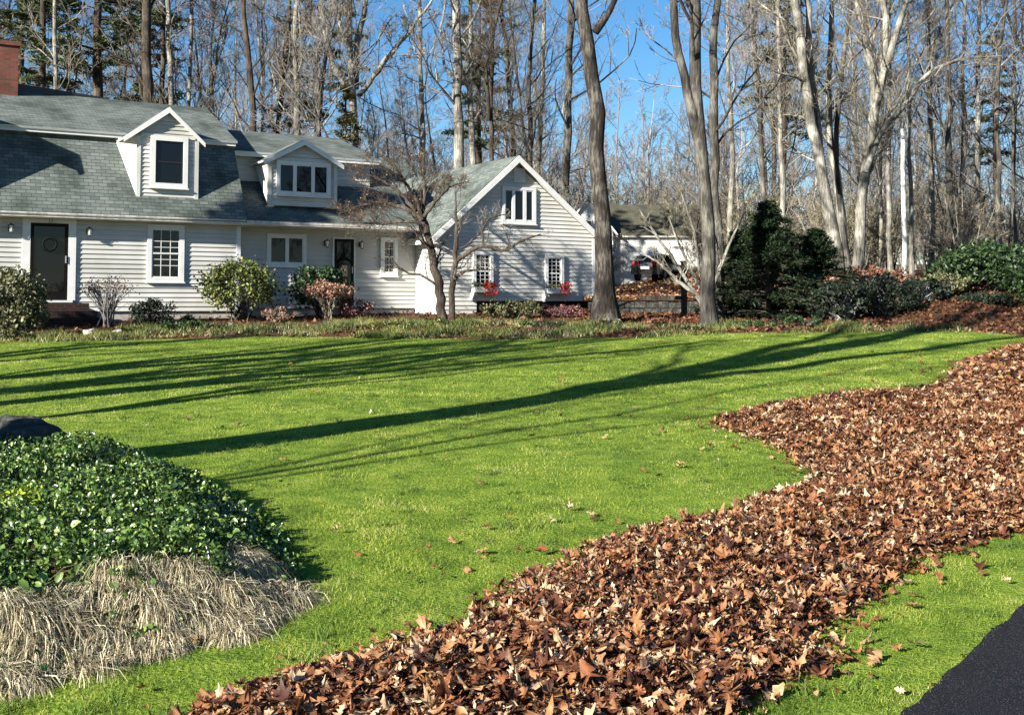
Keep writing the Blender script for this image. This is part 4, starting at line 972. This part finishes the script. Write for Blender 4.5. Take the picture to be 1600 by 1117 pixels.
# steps
mb = MB(); mb.box(L3(-.85, -1.0, -1.2), L3(.85, -.29, .02)); mb.box(L3(-1.0, -1.35, -1.2), L3(1.0, -1.001, -.18)); mb.box(L3(-1.1, -1.7, -1.2), L3(1.1, -1.351, -.36))
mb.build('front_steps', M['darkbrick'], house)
def lamp(t, z, s):
    m_ = MB(); m_.box(L3(t - .05, s - .05, z - .07), L3(t + .05, s - .02, z + .09))
    m_.tube([L3(t, s - .05, z + .05), L3(t, s - .14, z + .12), L3(t, s - .17, z + .1)], .012, 6)
    m_.tube([L3(t, s - .17, z + .13), L3(t, s - .17, z + .10), L3(t, s - .17, z + .075)], [.015, .04, .1], 8)
    m_.tube([L3(t, s - .17, z - .13), L3(t, s - .17, z - .105)], [.03, .055], 8)
    for a in range(4):
        x = .06 * math.cos(a * math.pi / 2 + .78); y = .06 * math.sin(a * math.pi / 2 + .78)
        m_.tube([L3(t + x * .8, s - .17 + y * .8, z - .11), L3(t + x * 1.2, s - .17 + y * 1.2, z + .08)], .006, 4)
    o = m_.build('wall_lamp', M['metal'], house)
    m_ = MB(); m_.tube([L3(t, s - .17, z - .10), L3(t, s - .17, z), L3(t, s - .17, z + .07)], [.035, .045, .055], 8); m_.build('lamp_glass', M['lampglass'], o)
lamp(-1.0, 2.0, 0); lamp(.98, 1.97, 0); lamp(8.08, 1.86, .5); lamp(9.24, 1.85, .5)

# --- dormers
def dormer(t0, t1, sf, zb, ze, zp, splay, sb_eave, sb_ridge, ov=.16, fov=.14, smooth_cheek=True, triangular=None):
    tc = (t0 + t1) / 2
    m_ = MB()
    clap(m_, K(t0 + .1), K(t1 - .1), zb, ze, front(sf), .12, m=0)
    sl = (zp - ze) / (tc - t0 + ov * .9)
    clap(m_, lambda z: t0 + (z - ze) / sl * 1.0, lambda z: t1 - (z - ze) / sl * 1.0, ze, zp - .06, front(sf), .11, m=0)
    # corner boards
    m_.box(L3(t0, sf - .05, zb), L3(t0 + .11, sf + .04, ze)); m_.box(L3(t1 - .11, sf - .05, zb), L3(t1, sf + .04, ze))
    for k_ in range(12, 24): pass
    # cheeks: left one splayed outward toward the top back
    m_.prism([L3(t0, sf, zb), L3(t0, sf, ze), L3(t0 - splay, sb_eave, ze)], (.04, 0, 0)) if splay == 0 else m_.poly([L3(t0, sf - .02, zb), L3(t0 - .02, sf + .02, zb), L3(t0 - splay, sb_eave, ze), L3(t0, sf - .02, ze)])
    m_.prism([L3(t1, sf, zb), L3(t1, sb_eave, ze), L3(t1, sf, ze)], (-.04, 0, 0))
    m_.box(L3(t0 + .11, sf - .07, ze - .03), L3(t1 - .11, sf, ze + .07))
    m_.box(L3(t0 + .02, sf - .045, zb - .05), L3(t1 - .02, sf, zb))
    d_ = m_.build('dormer', TR if False else [SID, TR], house)
    # trim faces use the second slot
    me = d_.data; n_ = len(me.polygons)
    for p_ in me.polygons:
        nrm = p_.normal
        pass
    r_ = MB(); ex = ov + max(splay - .02, 0)
    zl = ze - (ov) * sl * .6
    slab(r_, L3(t0 - ov - (splay * .5), sf - fov, zl), L3(tc, sf - fov, zp), L3(tc, sb_ridge, zp), L3(t0 - ov - (splay * .5), sb_eave + .35, zl), .05)
    slab(r_, L3(tc, sf - fov, zp), L3(t1 + ov, sf - fov, zl), L3(t1 + ov, sb_eave + .35, zl), L3(tc, sb_ridge, zp), .05)
    r_.build('dormer_roof', [SHG, TR], d_)
    k_ = MB()
    k_.prism([L3(t0 - ov - splay * .5, sf - fov - .02, zl - .14), L3(tc, sf - fov - .02, zp - .17), L3(tc, sf - fov - .02, zp - .02), L3(t0 - ov - splay * .5, sf - fov - .02, zl - .02)], (0, .03, 0))
    k_.prism([L3(tc, sf - fov - .02, zp - .17), L3(t1 + ov, sf - fov - .02, zl - .14), L3(t1 + ov, sf - fov - .02, zl - .02), L3(tc, sf - fov - .02, zp - .02)], (0, .03, 0))
    k_.build('rake_board', TR, d_)
    return d_
def assign_trim(d_, thr): pass
dormer(2.22, 3.96, -.04, 2.88, 4.72, 5.58, .42, 1.0, 2.5)
window(2.60, 3.64, 3.28, 4.74, -.045, cas=.13, dep=.10, cols=(), sash='dark')
dormer(-3.35, -1.60, -.12, 2.75, 4.72, 5.58, .42, 1.0, 2.5, fov=.34)  # out of view; front and overhang deepened to lengthen its shadow on the roof
window(-2.98, -1.94, 3.28, 4.74, -.125, cas=.13, dep=.10, cols=(), sash='dark')
dormer(6.12, 8.33, .22, 3.0, 4.33, 4.98, 0, 1.52, 2.2, fov=.18)
window(6.38, 8.10, 3.27, 4.30, .215, cas=.09, dep=.09, mull=(6.95, 7.53))

# --- gable wing
gl, gr, gs, gp, gze = 11.2, 17.15, -1.0, 14.02, 2.25
slL = (4.62 - gze) / (gp - gl); slR = (4.62 - gze) / (gr - gp)
mb = MB(); fr_ = front(gs)
clap(mb, K(gl), K(12.6), -.32, .1, fr_); clap(mb, K(gl), K(gr), .1, gze, fr_)
clap(mb, lambda z: gl + (z - gze) / slL, lambda z: gr - (z - gze) / slR, gze, 4.6, fr_)
mb.build('gable_wall', SID, house)
mb = MB(); clap(mb, K(gs), K(.49), -.32, 2.28, sideL(gl)); mb.box(L3(gl + .02, .5, -.3), L3(gl + .08, 6, 2.3)); mb.box(L3(gr - .08, gs + .05, -.3), L3(gr, 6, 2.3)); mb.build('side_wall', SID, house)
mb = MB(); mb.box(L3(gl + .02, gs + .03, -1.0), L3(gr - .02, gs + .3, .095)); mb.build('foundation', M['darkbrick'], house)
mb = MB(); mb.box(L3(gl - .035, gs - .035, -.32), L3(gl + .07, gs + .05, 2.25)); mb.box(L3(gr - .08, gs - .035, .1), L3(gr + .03, gs + .05, 2.2)); mb.build('corner_board', TR, house)
eL = gl - .33; eR = gr + .25; zL_ = gze - .33 * slL + .1; zR_ = gze - .25 * slR + .1; zP = 4.80
mb = MB(); slab(mb, L3(eL, 7, zL_), L3(eL, gs - .3, zL_), L3(gp, gs - .3, zP), L3(gp, 7, zP)); slab(mb, L3(eR, gs - .3, zR_), L3(eR, 7, zR_), L3(gp, 7, zP), L3(gp, gs - .3, zP)); mb.build('gable_roof', [SHG, TR], house)
mb = MB()
mb.prism([L3(eL, gs - .33, zL_ - .22), L3(gp, gs - .33, zP - .23), L3(gp, gs - .33, zP - .02), L3(eL, gs - .33, zL_ - .02)], (0, .03, 0))
mb.prism([L3(gp, gs - .33, zP - .23), L3(eR, gs - .33, zR_ - .22), L3(eR, gs - .33, zR_ - .02), L3(gp, gs - .33, zP - .02)], (0, .03, 0))
mb.box(L3(eL + .0, gs - .30, zL_ - .2), L3(eL + .03, 7, zL_ - .07)); mb.build('rake_board', TR, house)
mb = MB(); mb.prism([L3(gl + .1, 7, -.3), L3(gr - .1, 7, -.3), L3(gr - .1, 7, 2.2), L3(gp, 7, 4.5), L3(gl + .1, 7, 2.2)], (0, -.05, 0)); mb.build('rear_wall', SID, house)
window(13.52, 14.80, 2.60, 3.80, gs, cas=.10, dep=.09, mull=(13.94, 14.37))
window(12.44, 13.17, .42, 1.67, gs, cas=.10, dep=.11, cols=(.33, .66), rows=(.125, .25, .375, .625, .75, .875), sash=True)
window(15.16, 15.88, .40, 1.62, gs, cas=.10, dep=.11, cols=(.33, .66), rows=(.125, .25, .375, .625, .75, .875), sash=True)
mb = MB(); mb.box(L3(13.98, gs - .06, 3.95), L3(14.40, gs - .0, 4.42), m=0)
for k in range(7): z_ = 4.0 + k * .055; mb.poly([L3(14.03, gs - .085, z_), L3(14.35, gs - .085, z_), L3(14.35, gs - .062, z_ + .045), L3(14.03, gs - .062, z_ + .045)])
mb.build('gable_vent', TR, house)
def flowerbox(t0, t1, z, lab, side):
    m_ = MB(); s0, s1 = gs - .36, gs - .115
    m_.box(L3(t0, s0, z - .16), L3(t0 + .02, s1, z)); m_.box(L3(t1 - .02, s0, z - .16), L3(t1, s1, z)); m_.box(L3(t0 + .02, s0, z - .16), L3(t1 - .02, s0 + .02, z)); m_.box(L3(t0 + .02, s0 + .02, z - .16), L3(t1 - .02, s1, z - .14))
    m_.box(L3(t0 + .02, s0 + .02, z - .139), L3(t1 - .02, s1, z - .03))
    for tt in (t0, t1 - .05): m_.prism([L3(tt, s1, z - .17), L3(tt, s0 + .04, z - .17), L3(tt, s1, z - .42)], (.05, 0, 0)); 
    m_.box(L3(t0, s1 - .02, z - .42), L3(t0 + .05, gs, z - .161))
    bx_ = m_.build('window_box', TR, house)
    r = np.random.RandomState(int(t0 * 10)); root = empty('box_flowers', house.matrix_world @ Vector((0, 0, 0)) if False else house.location, TH)
    n_ = 260; c = np.stack([r.uniform(t0 + .02, t1 - .02, n_), r.uniform(s0 - .02, s1, n_), zz_(z) + r.uniform(-.04, .16, n_)], -1)
    npmesh('foliage', *scatter(OVAL, c, r.uniform(.03, .07, n_), .8, r), M['shrub_y'], root)
    a, b = (t0 + .3, t1 - .1) if side == 0 else (t1 - .38, t1 + .02); n_ = 230
    c = np.stack([r.uniform(a, b, n_), r.uniform(s0 - .12, s0 + .12, n_), zz_(z) + r.uniform(-.16, .2, n_) - (r.rand(n_) < .3) * .1], -1)
    tag(npmesh('blooms', *scatter(OVAL, c, r.uniform(.04, .075, n_), .9, r), M['redflower'], root), kind='stuff')
    tag(root, lab, 'flowers')
flowerbox(12.36, 13.22, .53, 'red flowers in the box under the left gable window', 0)
flowerbox(15.08, 15.94, .50, 'deep red flowers trailing over the right end of the right window box', 1)

# ------------------------------------------------------------------ shrubs
def shrub(name, label, px, pyb, Y, wpx, hpx, mat, n=2500, size=.07, seed=1, cat='shrub', stems=14, stem_mat='bark_mid', depth=None, lift=.0, tmpl=None, clumps=60, group=None, tilt=.8, zoff=0.0, extra=None):
    r = np.random.RandomState(seed); c = at(px, pyb, Y); gx_, gy_ = c[0], c[1]; gz = float(hz(gx_, gy_))
    W = wpx * Y / F / 2; H = hpx * Y / F; D = depth or W
    root = empty(name, (gx_, gy_, gz))
    top = (at(px, pyb - hpx, Y)[2] - gz); H = top
    # clump centres on a noisy dome
    th = r.uniform(0, 6.283, clumps); ph = np.arccos(r.uniform(-.75 if lift < .4 else -.3, 1, clumps)); rad = r.uniform(.62, .95, clumps)
    cc = np.stack([np.cos(th) * np.sin(ph) * W * rad, np.sin(th) * np.sin(ph) * D * rad, H * (.5 + lift / 2) + np.cos(ph) * H * (.5 - lift / 2) * rad], -1)
    k = r.randint(0, clumps, n); cs = r.uniform(.10, .24, clumps) * (W + H) / 2 * 1.5
    q = r.normal(size=(n, 3)); q /= np.linalg.norm(q, axis=1, keepdims=True); q *= (r.rand(n, 1) ** .45) * cs[k][:, None]; q[:, 2] *= .75
    pos = cc[k] + q; ok = pos[:, 2] > .03; pos = pos[ok]
    npmesh('foliage', *scatter(tmpl or OVAL, pos, r.uniform(.6, 1.3, len(pos)) * size, tilt, r, .2), M[mat], root)
    if extra:
        m2, n2, s2 = extra; k2 = r.choice(len(pos), min(n2, len(pos)), replace=False); npmesh('blooms', *scatter(OVAL, pos[k2] * [1.04, 1.04, 1.03], r.uniform(.7, 1.3, len(k2)) * s2, .8, r), M[m2], root)
    tgt = cc[r.choice(clumps, min(stems, clumps), replace=False)]; S = len(tgt); s = np.linspace(0, 1, 5)[None, :, None]
    b0 = np.stack([r.normal(0, W * .12, S), r.normal(0, W * .12, S), np.full(S, -.05)], -1)
    P = b0[:, None] * (1 - s) + tgt[:, None] * s; P[:, :, 2] += (.12 * H * np.sin(s * math.pi))[..., 0]; P[:, 1:4] += r.normal(0, .02, (S, 3, 3))
    R_ = np.linspace(.016, .005, 5)[None] * np.ones((S, 1)) * (1 + W * .4)
    P1, R1 = spawn(P, R_, 5, .4, .7, 3, r, rmin=.003)
    npmesh('stem', *merge([tubes(P, R_, 5), tubes(P1, R1, 3)]), M[stem_mat], root)
    return tag(root, label, cat, group)
shrub('rhododendron', 'olive leaved rounded shrub at the left edge before the front door', 12, 528, 26, 105, 105, 'shrub_o', 4200, .085, 1, clumps=90, depth=.9)
shrub('barberry_bush', 'thin twiggy shrub with rusty leaves right of the front door', 168, 497, 29.5, 84, 66, 'rust', 420, .05, 2, stems=30, lift=.45, clumps=50, stem_mat='twig')
shrub('yew_bush', 'small very dark bush against the foundation below the front window', 238, 508, 29.4, 66, 42, 'shrub_dk_shaded', 3200, .05, 3, clumps=70)
shrub('azalea_bush', 'large rounded yellow green shrub at the corner board between two wall sections', 374, 500, 32, 122, 90, 'shrub_y', 4600, .085, 4, lift=.15, clumps=100, stems=20)
shrub('laurel_bush', 'green shrub beside the side door, behind the dried hydrangea', 498, 492, 34, 94, 74, 'shrub_g', 2600, .10, 5, lift=.15, clumps=60)
shrub('hydrangea_bush', 'hydrangea with dried pinkish flower heads before the side door', 512, 500, 33, 78, 56, 'pink', 1500, .07, 6, lift=.5, stems=26, clumps=30, stem_mat='twig_pale')
shrub('barberry_bush', 'low dark red bush under the narrow window', 556, 502, 33.5, 58, 34, 'barb', 1300, .05, 7, clumps=36)
shrub('yew_bush', 'low dark green plant on the foundation left of the yellow green shrub', 296, 506, 30.5, 30, 14, 'shrub_g', 600, .05, 8, clumps=20)
shrub('boxwood_bush', 'low clipped dark hedge plant under the left window box', 800, 503, 34, 92, 34, 'shrub_o', 2200, .06, 9, clumps=50, depth=.5)
shrub('heather_bush', 'low brownish plant left of the oak trunk below the right window box', 880, 504, 34.5, 80, 26, 'barb', 1100, .055, 10, clumps=40, depth=.5, stem_mat='twig')
shrub('wilted_perennial', 'clump of wilted pale stems between the yellow green shrub and hydrangea', 432, 505, 31.5, 60, 24, 'pink', 260, .07, 11, clumps=24, stems=22, stem_mat='twig_pale')
for i_, (px, pyb, Y_, wp, hp, mt, lab) in enumerate([
        (25, 532, 25.3, 60, 16, 'shrub_o', 'low plants at the foot of the olive shrub'), (285, 520, 28, 70, 18, 'shrub_g', 'green clump of perennials on the bed edge below the dark bush'),
        (345, 522, 28.2, 60, 16, 'shrub_o', 'low olive plants before the yellow green shrub'), (440, 522, 28.6, 74, 14, 'shrub_y', 'low yellowish plants in the middle of the bed'),
        (530, 521, 29, 80, 15, 'shrub_o', 'low plants under the dark red bush'), (615, 520, 29.5, 84, 16, 'shrub_y', 'yellow green low plants before the narrow window'),
        (690, 516, 30, 74, 17, 'shrub_y', 'low green plants around the foot of the crab apple'), (765, 520, 29.6, 84, 17, 'shrub_o', 'low olive plants before the clipped hedge plant'),
        (850, 522, 29.2, 80, 18, 'shrub_g', 'green low plants left of the oak trunk'), (945, 520, 29, 80, 20, 'shrub_o', 'tangled low plants around the oak trunk foot'),
        (1035, 520, 29, 80, 20, 'rust', 'rusty low brush between the two big trunks'), (1070, 522, 28.4, 60, 14, 'shrub_o', 'low tan green plants left of the split trunk'),
        (1180, 520, 29, 90, 18, 'shrub_g', 'green low plants right of the split trunk'), (1255, 518, 29.2, 60, 24, 'shrub_g', 'leafy upright weeds before the dark hemlock'),
        (1330, 516, 30, 60, 12, 'shrub_o', 'low weeds at the lawn edge right of the hemlock'), (1410, 515, 30, 70, 12, 'rust', 'rusty weeds before the far leaf mound')]):
    shrub('low_plant', lab, px, pyb, Y_, wp, hp, mt, 700, .065, 50 + i_, clumps=22, cat='plant', group='low plants along the bed edge', depth=.55, stems=10)
bv = np.random.RandomState(91)
bedpx = [(-20, 540), (60, 536), (150, 531), (400, 527), (620, 528), (760, 530), (1000, 527), (1150, 521), (1430, 518), (1500, 516), (1500, 508), (1180, 510), (1060, 506), (900, 506), (640, 504), (420, 508), (200, 512), (110, 520), (-20, 530)]
bpoly = [tuple(gpt(*q)) for q in bedpx]; BQ = np.array(bpoly); n = 160000
P = np.stack([bv.uniform(BQ[:, 0].min(), BQ[:, 0].max(), n), bv.uniform(BQ[:, 1].min() - .3, BQ[:, 1].max(), n)], -1)
ins = inpoly(P, bpoly) | (inpoly(P, lawn_poly) & (dpoly(P, lawn_poly) < .3)); P = P[ins]
pn = pnoise(P[:, 0], P[:, 1], 1.8, 61); P = P[(pn > .0 + bv.normal(0, .12, len(P)))]; pn = pnoise(P[:, 0], P[:, 1], 1.8, 61)
hg = bv.uniform(.03, .20, len(P)) * np.clip(.45 + pn * 1.6, .3, 1.7)
kind_ = bv.rand(len(P)) + .3 * pnoise(P[:, 0], P[:, 1], .7, 62)
for nm, lo_, hi_, mt, lb in (('bed_grass', -9, .86, M['bedgreen'], 'ragged yellow green grass and ground cover along the bed before the house'), ('dry_bed_grass', .86, 9, M['straw'], 'pale dry grass among the green along the bed before the house')):
    k = (kind_ >= lo_) & (kind_ < hi_)
    tag(npmesh(nm, *grassblades(P[k], hg[k] * (1 if mt != M['straw'] else .8), np.full(k.sum(), .011), bv), mt), lb, 'grass', kind='stuff')
# dark conifer
hem = conifer('hemlock_tree', 3.3, 2.15, 61, (M['bark_dark'], M['conifer']), nb=175, lo=.02, tuft=.14, dens=14, droop=-.03, shape=.75, tw=.13)
cx = (1200 - 800) / F * 32.5; hem.location = (cx, 32.5, float(hz(cx, 32.5))); tag(hem, 'dark green hemlock shrub right of the split trunk', 'hemlock tree')
hem2 = copy_tree(hem); cx = (1275 - 800) / F * 34; hem2.location = (cx, 34.0, float(hz(cx, 34)) - .2); hem2.scale = (1.0, .9, .8); hem2.rotation_euler = (0, 0, 2.1); tag(hem2, 'lower dark hemlock right of and behind the first one', 'hemlock tree')
hem3 = copy_tree(hem); cx = (1150 - 800) / F * 34; hem3.location = (cx, 34.0, float(hz(cx, 34)) - .1); hem3.scale = (.7, .7, .8); hem3.rotation_euler = (0, 0, 4.1); tag(hem3, 'small dark hemlock left of the first one, just right of the split trunk', 'hemlock tree')
shrub('rhododendron', 'big dark green rhododendron hedge at the right edge below the trees', 1545, 490, 37, 170, 108, 'shrub_g', 7500, .12, 71, clumps=120, depth=1.4, lift=.1)
shrub('laurel_bush', 'green laurel bush cut by the right edge beside the rhododendron', 1625, 500, 34, 90, 110, 'shrub_g', 3500, .11, 72, clumps=70)
for i_, (px, pyb, Y_, wp, hp, mt, lab) in enumerate([(1318, 514, 31, 110, 72, 'shrub_dk_shaded', 'dark tangled undergrowth right of the hemlock'), (1385, 512, 31.5, 110, 78, 'shrub_dk_shaded', 'dark undergrowth in shade below the pale trees'),
        (1442, 503, 33, 90, 66, 'shrub_dk_shaded', 'dark brush between the pale trees and the far leaf mound'), (1475, 480, 36.5, 90, 50, 'shrub_o', 'pale tangled brush left of the rhododendron'), (1360, 478, 37, 150, 58, 'rust', 'rusty brush under the pale trees'),
        (1545, 500, 34.5, 90, 40, 'shrub_dk_shaded', 'low dark brush in front of the rhododendron')]):
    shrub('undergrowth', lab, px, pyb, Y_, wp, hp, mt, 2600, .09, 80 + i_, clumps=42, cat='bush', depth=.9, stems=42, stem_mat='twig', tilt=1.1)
# litter on beds and the far leaf mound
n = 46000; P = np.stack([rng.uniform(-13, 20, n), rng.uniform(24, 40, n)], -1)
k = ~inpoly(P, lawn_poly); P = P[k]
dens = .18 + .5 * (P[:, 0] > 2) + .6 * (np.exp(-((P[:, 0] - 12.2) / 3.5) ** 2 - ((P[:, 1] - 31.5) / 2.5) ** 2) > .2); P = P[rng.rand(len(P)) < dens]
pos = np.stack([P[:, 0], P[:, 1], hz(P[:, 0], P[:, 1]) + rng.uniform(.0, .06, len(P))], -1)
tag(npmesh('bed_leaves', *scatter(DIAM, pos, rng.uniform(.08, .17, len(P)), .5, rng, .3), M['leaf_shaded']), 'fallen leaves covering the planting bed and the bank beyond the lawn', 'leaves', kind='stuff')
fr2 = np.random.RandomState(19); n = 9000; P = np.stack([fr2.uniform(2.2, 13, n), fr2.uniform(39, 72, n)], -1)
tag(npmesh('driveway_leaves', *scatter(DIAM, np.stack([P[:, 0], P[:, 1], hz(P[:, 0], P[:, 1]) + fr2.uniform(.02, .1, n)], -1), fr2.uniform(.12, .26, n), .5, fr2, .3), M['leaf']), 'tan fallen leaves on the ground before the white garage', 'leaves', kind='stuff')
# pale and yellow bed stones
for (px, py, Y_, rr_, lab) in [(141, 523, 26.3, .20, 'pale stone at the lawn edge right of the steps'), (183, 516, 27.0, .12, 'small pale stone in the bed right of the larger one')]:
    p = at(px, py, Y_); tag(icorock('stone', (p[0], p[1], float(hz(p[0], p[1])) + .05), (rr_, rr_, rr_ * .7), M['stone'], int(px), sub=3), lab, 'stone')
# ------------------------------------------------------------------ retaining wall, post, neighbour's garage and car
def rock_wall():
    a = at(930, 470, 36); b = at(1080, 472, 36.5); root = empty('retaining_wall', (a[0], a[1], float(hz(a[0], a[1]))))
    r = np.random.RandomState(2); mb = MB(); L = b[0] - a[0]; x = 0
    z0 = float(hz(a[0], a[1]))
    for row in range(3):
        x = -.2
        while x < L:
            w_ = r.uniform(.25, .55); mb.box((x, r.uniform(-.05, .02), -.2 + row * .2), (x + w_ - .02, .4, -.2 + row * .2 + .185 + r.uniform(-.02, .01))); x += w_
    mb.build('stones', M['rock'], root)
    mb = MB(); mb.box((-.2, .02, .42), (L, 3.2, .47)); mb.build('terrace_bed', M['pile'], root)
    n = 4500; P = np.stack([r.uniform(-.2, L, n), r.uniform(0, 3.2, n), .49 + r.uniform(0, .05, n)], -1)
    tag(npmesh('terrace_leaves', *scatter(DIAM, P, r.uniform(.1, .18, n), .5, r, .3), M['leaf'], root), kind='stuff')
    tag(root, 'low dark stone retaining wall topped with leaves between the two big trunks', 'wall')
rock_wall()
p = at(1069, 495, 34); root = empty('post', (p[0], p[1], float(hz(p[0], p[1])))); mb = MB(); mb.box((-.08, -.08, -.2), (.08, .08, 1.6)); mb.prism([(-.1, -.1, 1.6), (.1, -.1, 1.6), (.1, .1, 1.6), (-.1, .1, 1.6)], (0, 0, .05)); mb.build('post_shaft', M['bark_dark'], root)
mb = MB(); mb.box((-1.3, -.03, .5), (-.081, .03, .62)); mb.build('rail', M['bark_dark'], root)
tag(root, 'dark square wooden post left of the split trunk tree', 'post')
# garage
GY = 75.0; g0 = at(880, 445, GY); gx0 = g0[0]; gz0 = float(hz(8, GY))
gar = empty('garage_building', (gx0, GY, gz0), 0); tag(gar, 'white neighbouring garage building with mossy roof seen between the trunks', 'building')
def G(px, py): q = at(px, py, GY); return q[0] - gx0, q[2] - gz0
x1_, ze_ = G(957, 368); x2_, _ = G(1098, 368); xp, zp_ = G(920, 300); xd0, zd1 = G(973, 388); xd1, _ = G(1022, 388); xe0, _ = G(1040, 388); xe1, _ = G(1088, 388)
mb = MB(); clap(mb, K(x1_), K(x2_), -.3, ze_, lambda t, z, o: (t, -o, z), .2); mb.box((x1_, .02, -.3), (x2_, 7, ze_)); mb.build('garage_wall', TR, gar)
mb = MB(); slab(mb, (x1_ - .3, -.4, ze_ - .05), (x2_ + .3, -.4, ze_ - .05), (x2_ + .3, 3.6, ze_ + 2.3), (x1_ - .3, 3.6, ze_ + 2.3), .1); mb.build('garage_roof', [M['farroof'], TR], gar)
mb = MB(); xl, _ = G(880, 368); clap(mb, K(xl), K(x1_ - .02), -.3, ze_ + .3, lambda t, z, o: (t, -.6 - o, z), .2); xm = (xl + x1_) / 2
clap(mb, lambda z: xl + (z - ze_ - .3) * .8, lambda z: x1_ - (z - ze_ - .3) * .8, ze_ + .3, ze_ + 2.2, lambda t, z, o: (t, -.6 - o, z), .2); mb.box((xl, -.58, -.3), (x1_ - .03, 7, ze_ + .3)); mb.build('house_end_wall', TR, gar)
mb = MB(); slab(mb, (xl - .3, -.9, ze_ - .0), (xm, -.9, ze_ + 2.5), (xm, 7, ze_ + 2.5), (xl - .3, 7, ze_ - .0), .1); slab(mb, (xm, -.9, ze_ + 2.5), (x1_ + .3, -.9, ze_ - .0), (x1_ + .3, 7, ze_), (xm, 7, ze_ + 2.5), .1); mb.build('gable_roof', [M['shingle'], TR], gar)
for (a_, b_, nm) in ((xd0, xd1, 0), (xe0, xe1, 1)):
    mb = MB(); mb.box((a_ - .14, -.1, -.2), (a_, -.0, zd1 + .14)); mb.box((b_, -.1, -.2), (b_ + .14, 0, zd1 + .14)); mb.box((a_, -.1, zd1), (b_, 0, zd1 + .14)); fo = mb.build('garage_door', M['fascia'], gar)
    mb = MB()
    for q in range(4): h0 = -.2 + q * (zd1 + .2) / 4; mb.box((a_, -.05, h0 + .012), (b_, -.03, h0 + (zd1 + .2) / 4 - .012))
    mb.build('door_panel', TR, fo)
xw, zw = G(914, 345); xw2, zw2 = G(924, 368)
mb = MB(); mb.box((xw, -.72, zw2), (xw2, -.62, zw)); fo = mb.build('window', TR, gar); mb = MB(); mb.box((xw + .08, -.74, zw2 + .08), (xw2 - .08, -.721, zw - .08)); mb.build('pane', M['glass'], fo)
# car
CYY = 68.0; cp = at(1030, 443, CYY); car = empty('parked_car', (cp[0], CYY, float(hz(cp[0], CYY))), math.radians(62)); tag(car, 'black car parked with its rear and red tail light toward the lawn before the garage', 'car')
prof = [(-2.2, .35), (-2.25, .75), (-2.15, 1.02), (-1.85, 1.42), (-1.2, 1.55), (.2, 1.52), (.9, 1.05), (1.9, .95), (2.2, .75), (2.25, .35)]
mb = MB(); secs = [(-.88, .93, .0), (-.80, 1.0, .0), (.80, 1.0, 0), (.88, .93, 0)]
ring = [[(x * .99 if abs(y) > .85 else x, y * (1 - .16 * max(0, z - 1.0) / .5), .35 + (z - .35) * sc_) for x, z in prof] for y, sc_, _ in secs]
for a, b in zip(ring[:-1], ring[1:]):
    n_ = len(a)
    for q in range(n_): mb.poly([a[q], a[(q + 1) % n_], b[(q + 1) % n_], b[q]])
mb.poly(ring[0][::-1]); mb.poly(ring[-1]); mb.build('body', M['car'], car, False)
mb = MB(); mb.prism([(-2.1, -.62, 1.12), (-2.1, .62, 1.12), (-1.9, .58, 1.38), (-1.9, -.58, 1.38)], (.05, 0, .0))
for sgn in (-1, 1): mb.prism([(-1.75, sgn * .87, 1.08), (.6, sgn * .87, 1.08), (.1, sgn * .78, 1.44), (-1.4, sgn * .78, 1.44)], (0, sgn * .02, 0))
mb.build('windows', M['glass'], car)
for xx in (-1.4, 1.4):
    for yy in (-.8, .8):
        mb = MB(); a = np.linspace(0, 2 * math.pi, 17)[:-1]
        mb.prism([(xx + .33 * math.cos(q), yy - .1, .33 + .33 * math.sin(q)) for q in a], (0, .2, 0)); wo = mb.build('wheel', M['tyre'], car)
        mb = MB(); mb.prism([(xx + .2 * math.cos(q), yy - .11, .33 + .2 * math.sin(q)) for q in a], (0, .22, 0)); mb.build('rim', M['silver'], wo)
for sgn in (-1, 1): mb = MB(); mb.box((-2.28, sgn * .6 - .22, .85), (-2.12, sgn * .6 + .22, 1.12)); mb.build('tail_light', M['tail'], car)
mb = MB(); mb.box((-2.29, -.26, .66), (-2.25, .26, .8)); mb.build('number_plate', M['plate'], car)
by = {}
for o in C.objects:
    if o.parent is None and o.get('group') in ('bare trees of the wood behind', 'understory brush of the wood'): by.setdefault(o['label'], []).append(o)
for lab, os_ in by.items():
    os_.sort(key=lambda o: o.location.x / o.location.y)
    if len(os_) > 1:
        wd = {2: ('left', 'right'), 3: ('left', 'middle', 'right')}.get(len(os_)) or tuple(['leftmost', 'second'] + ['third', 'fourth', 'fifth', 'sixth'][:len(os_) - 3] + ['rightmost'])
        for o, w_ in zip(os_, wd): o['label'] = w_ + ' ' + lab
print('objects', len(bpy.data.objects))
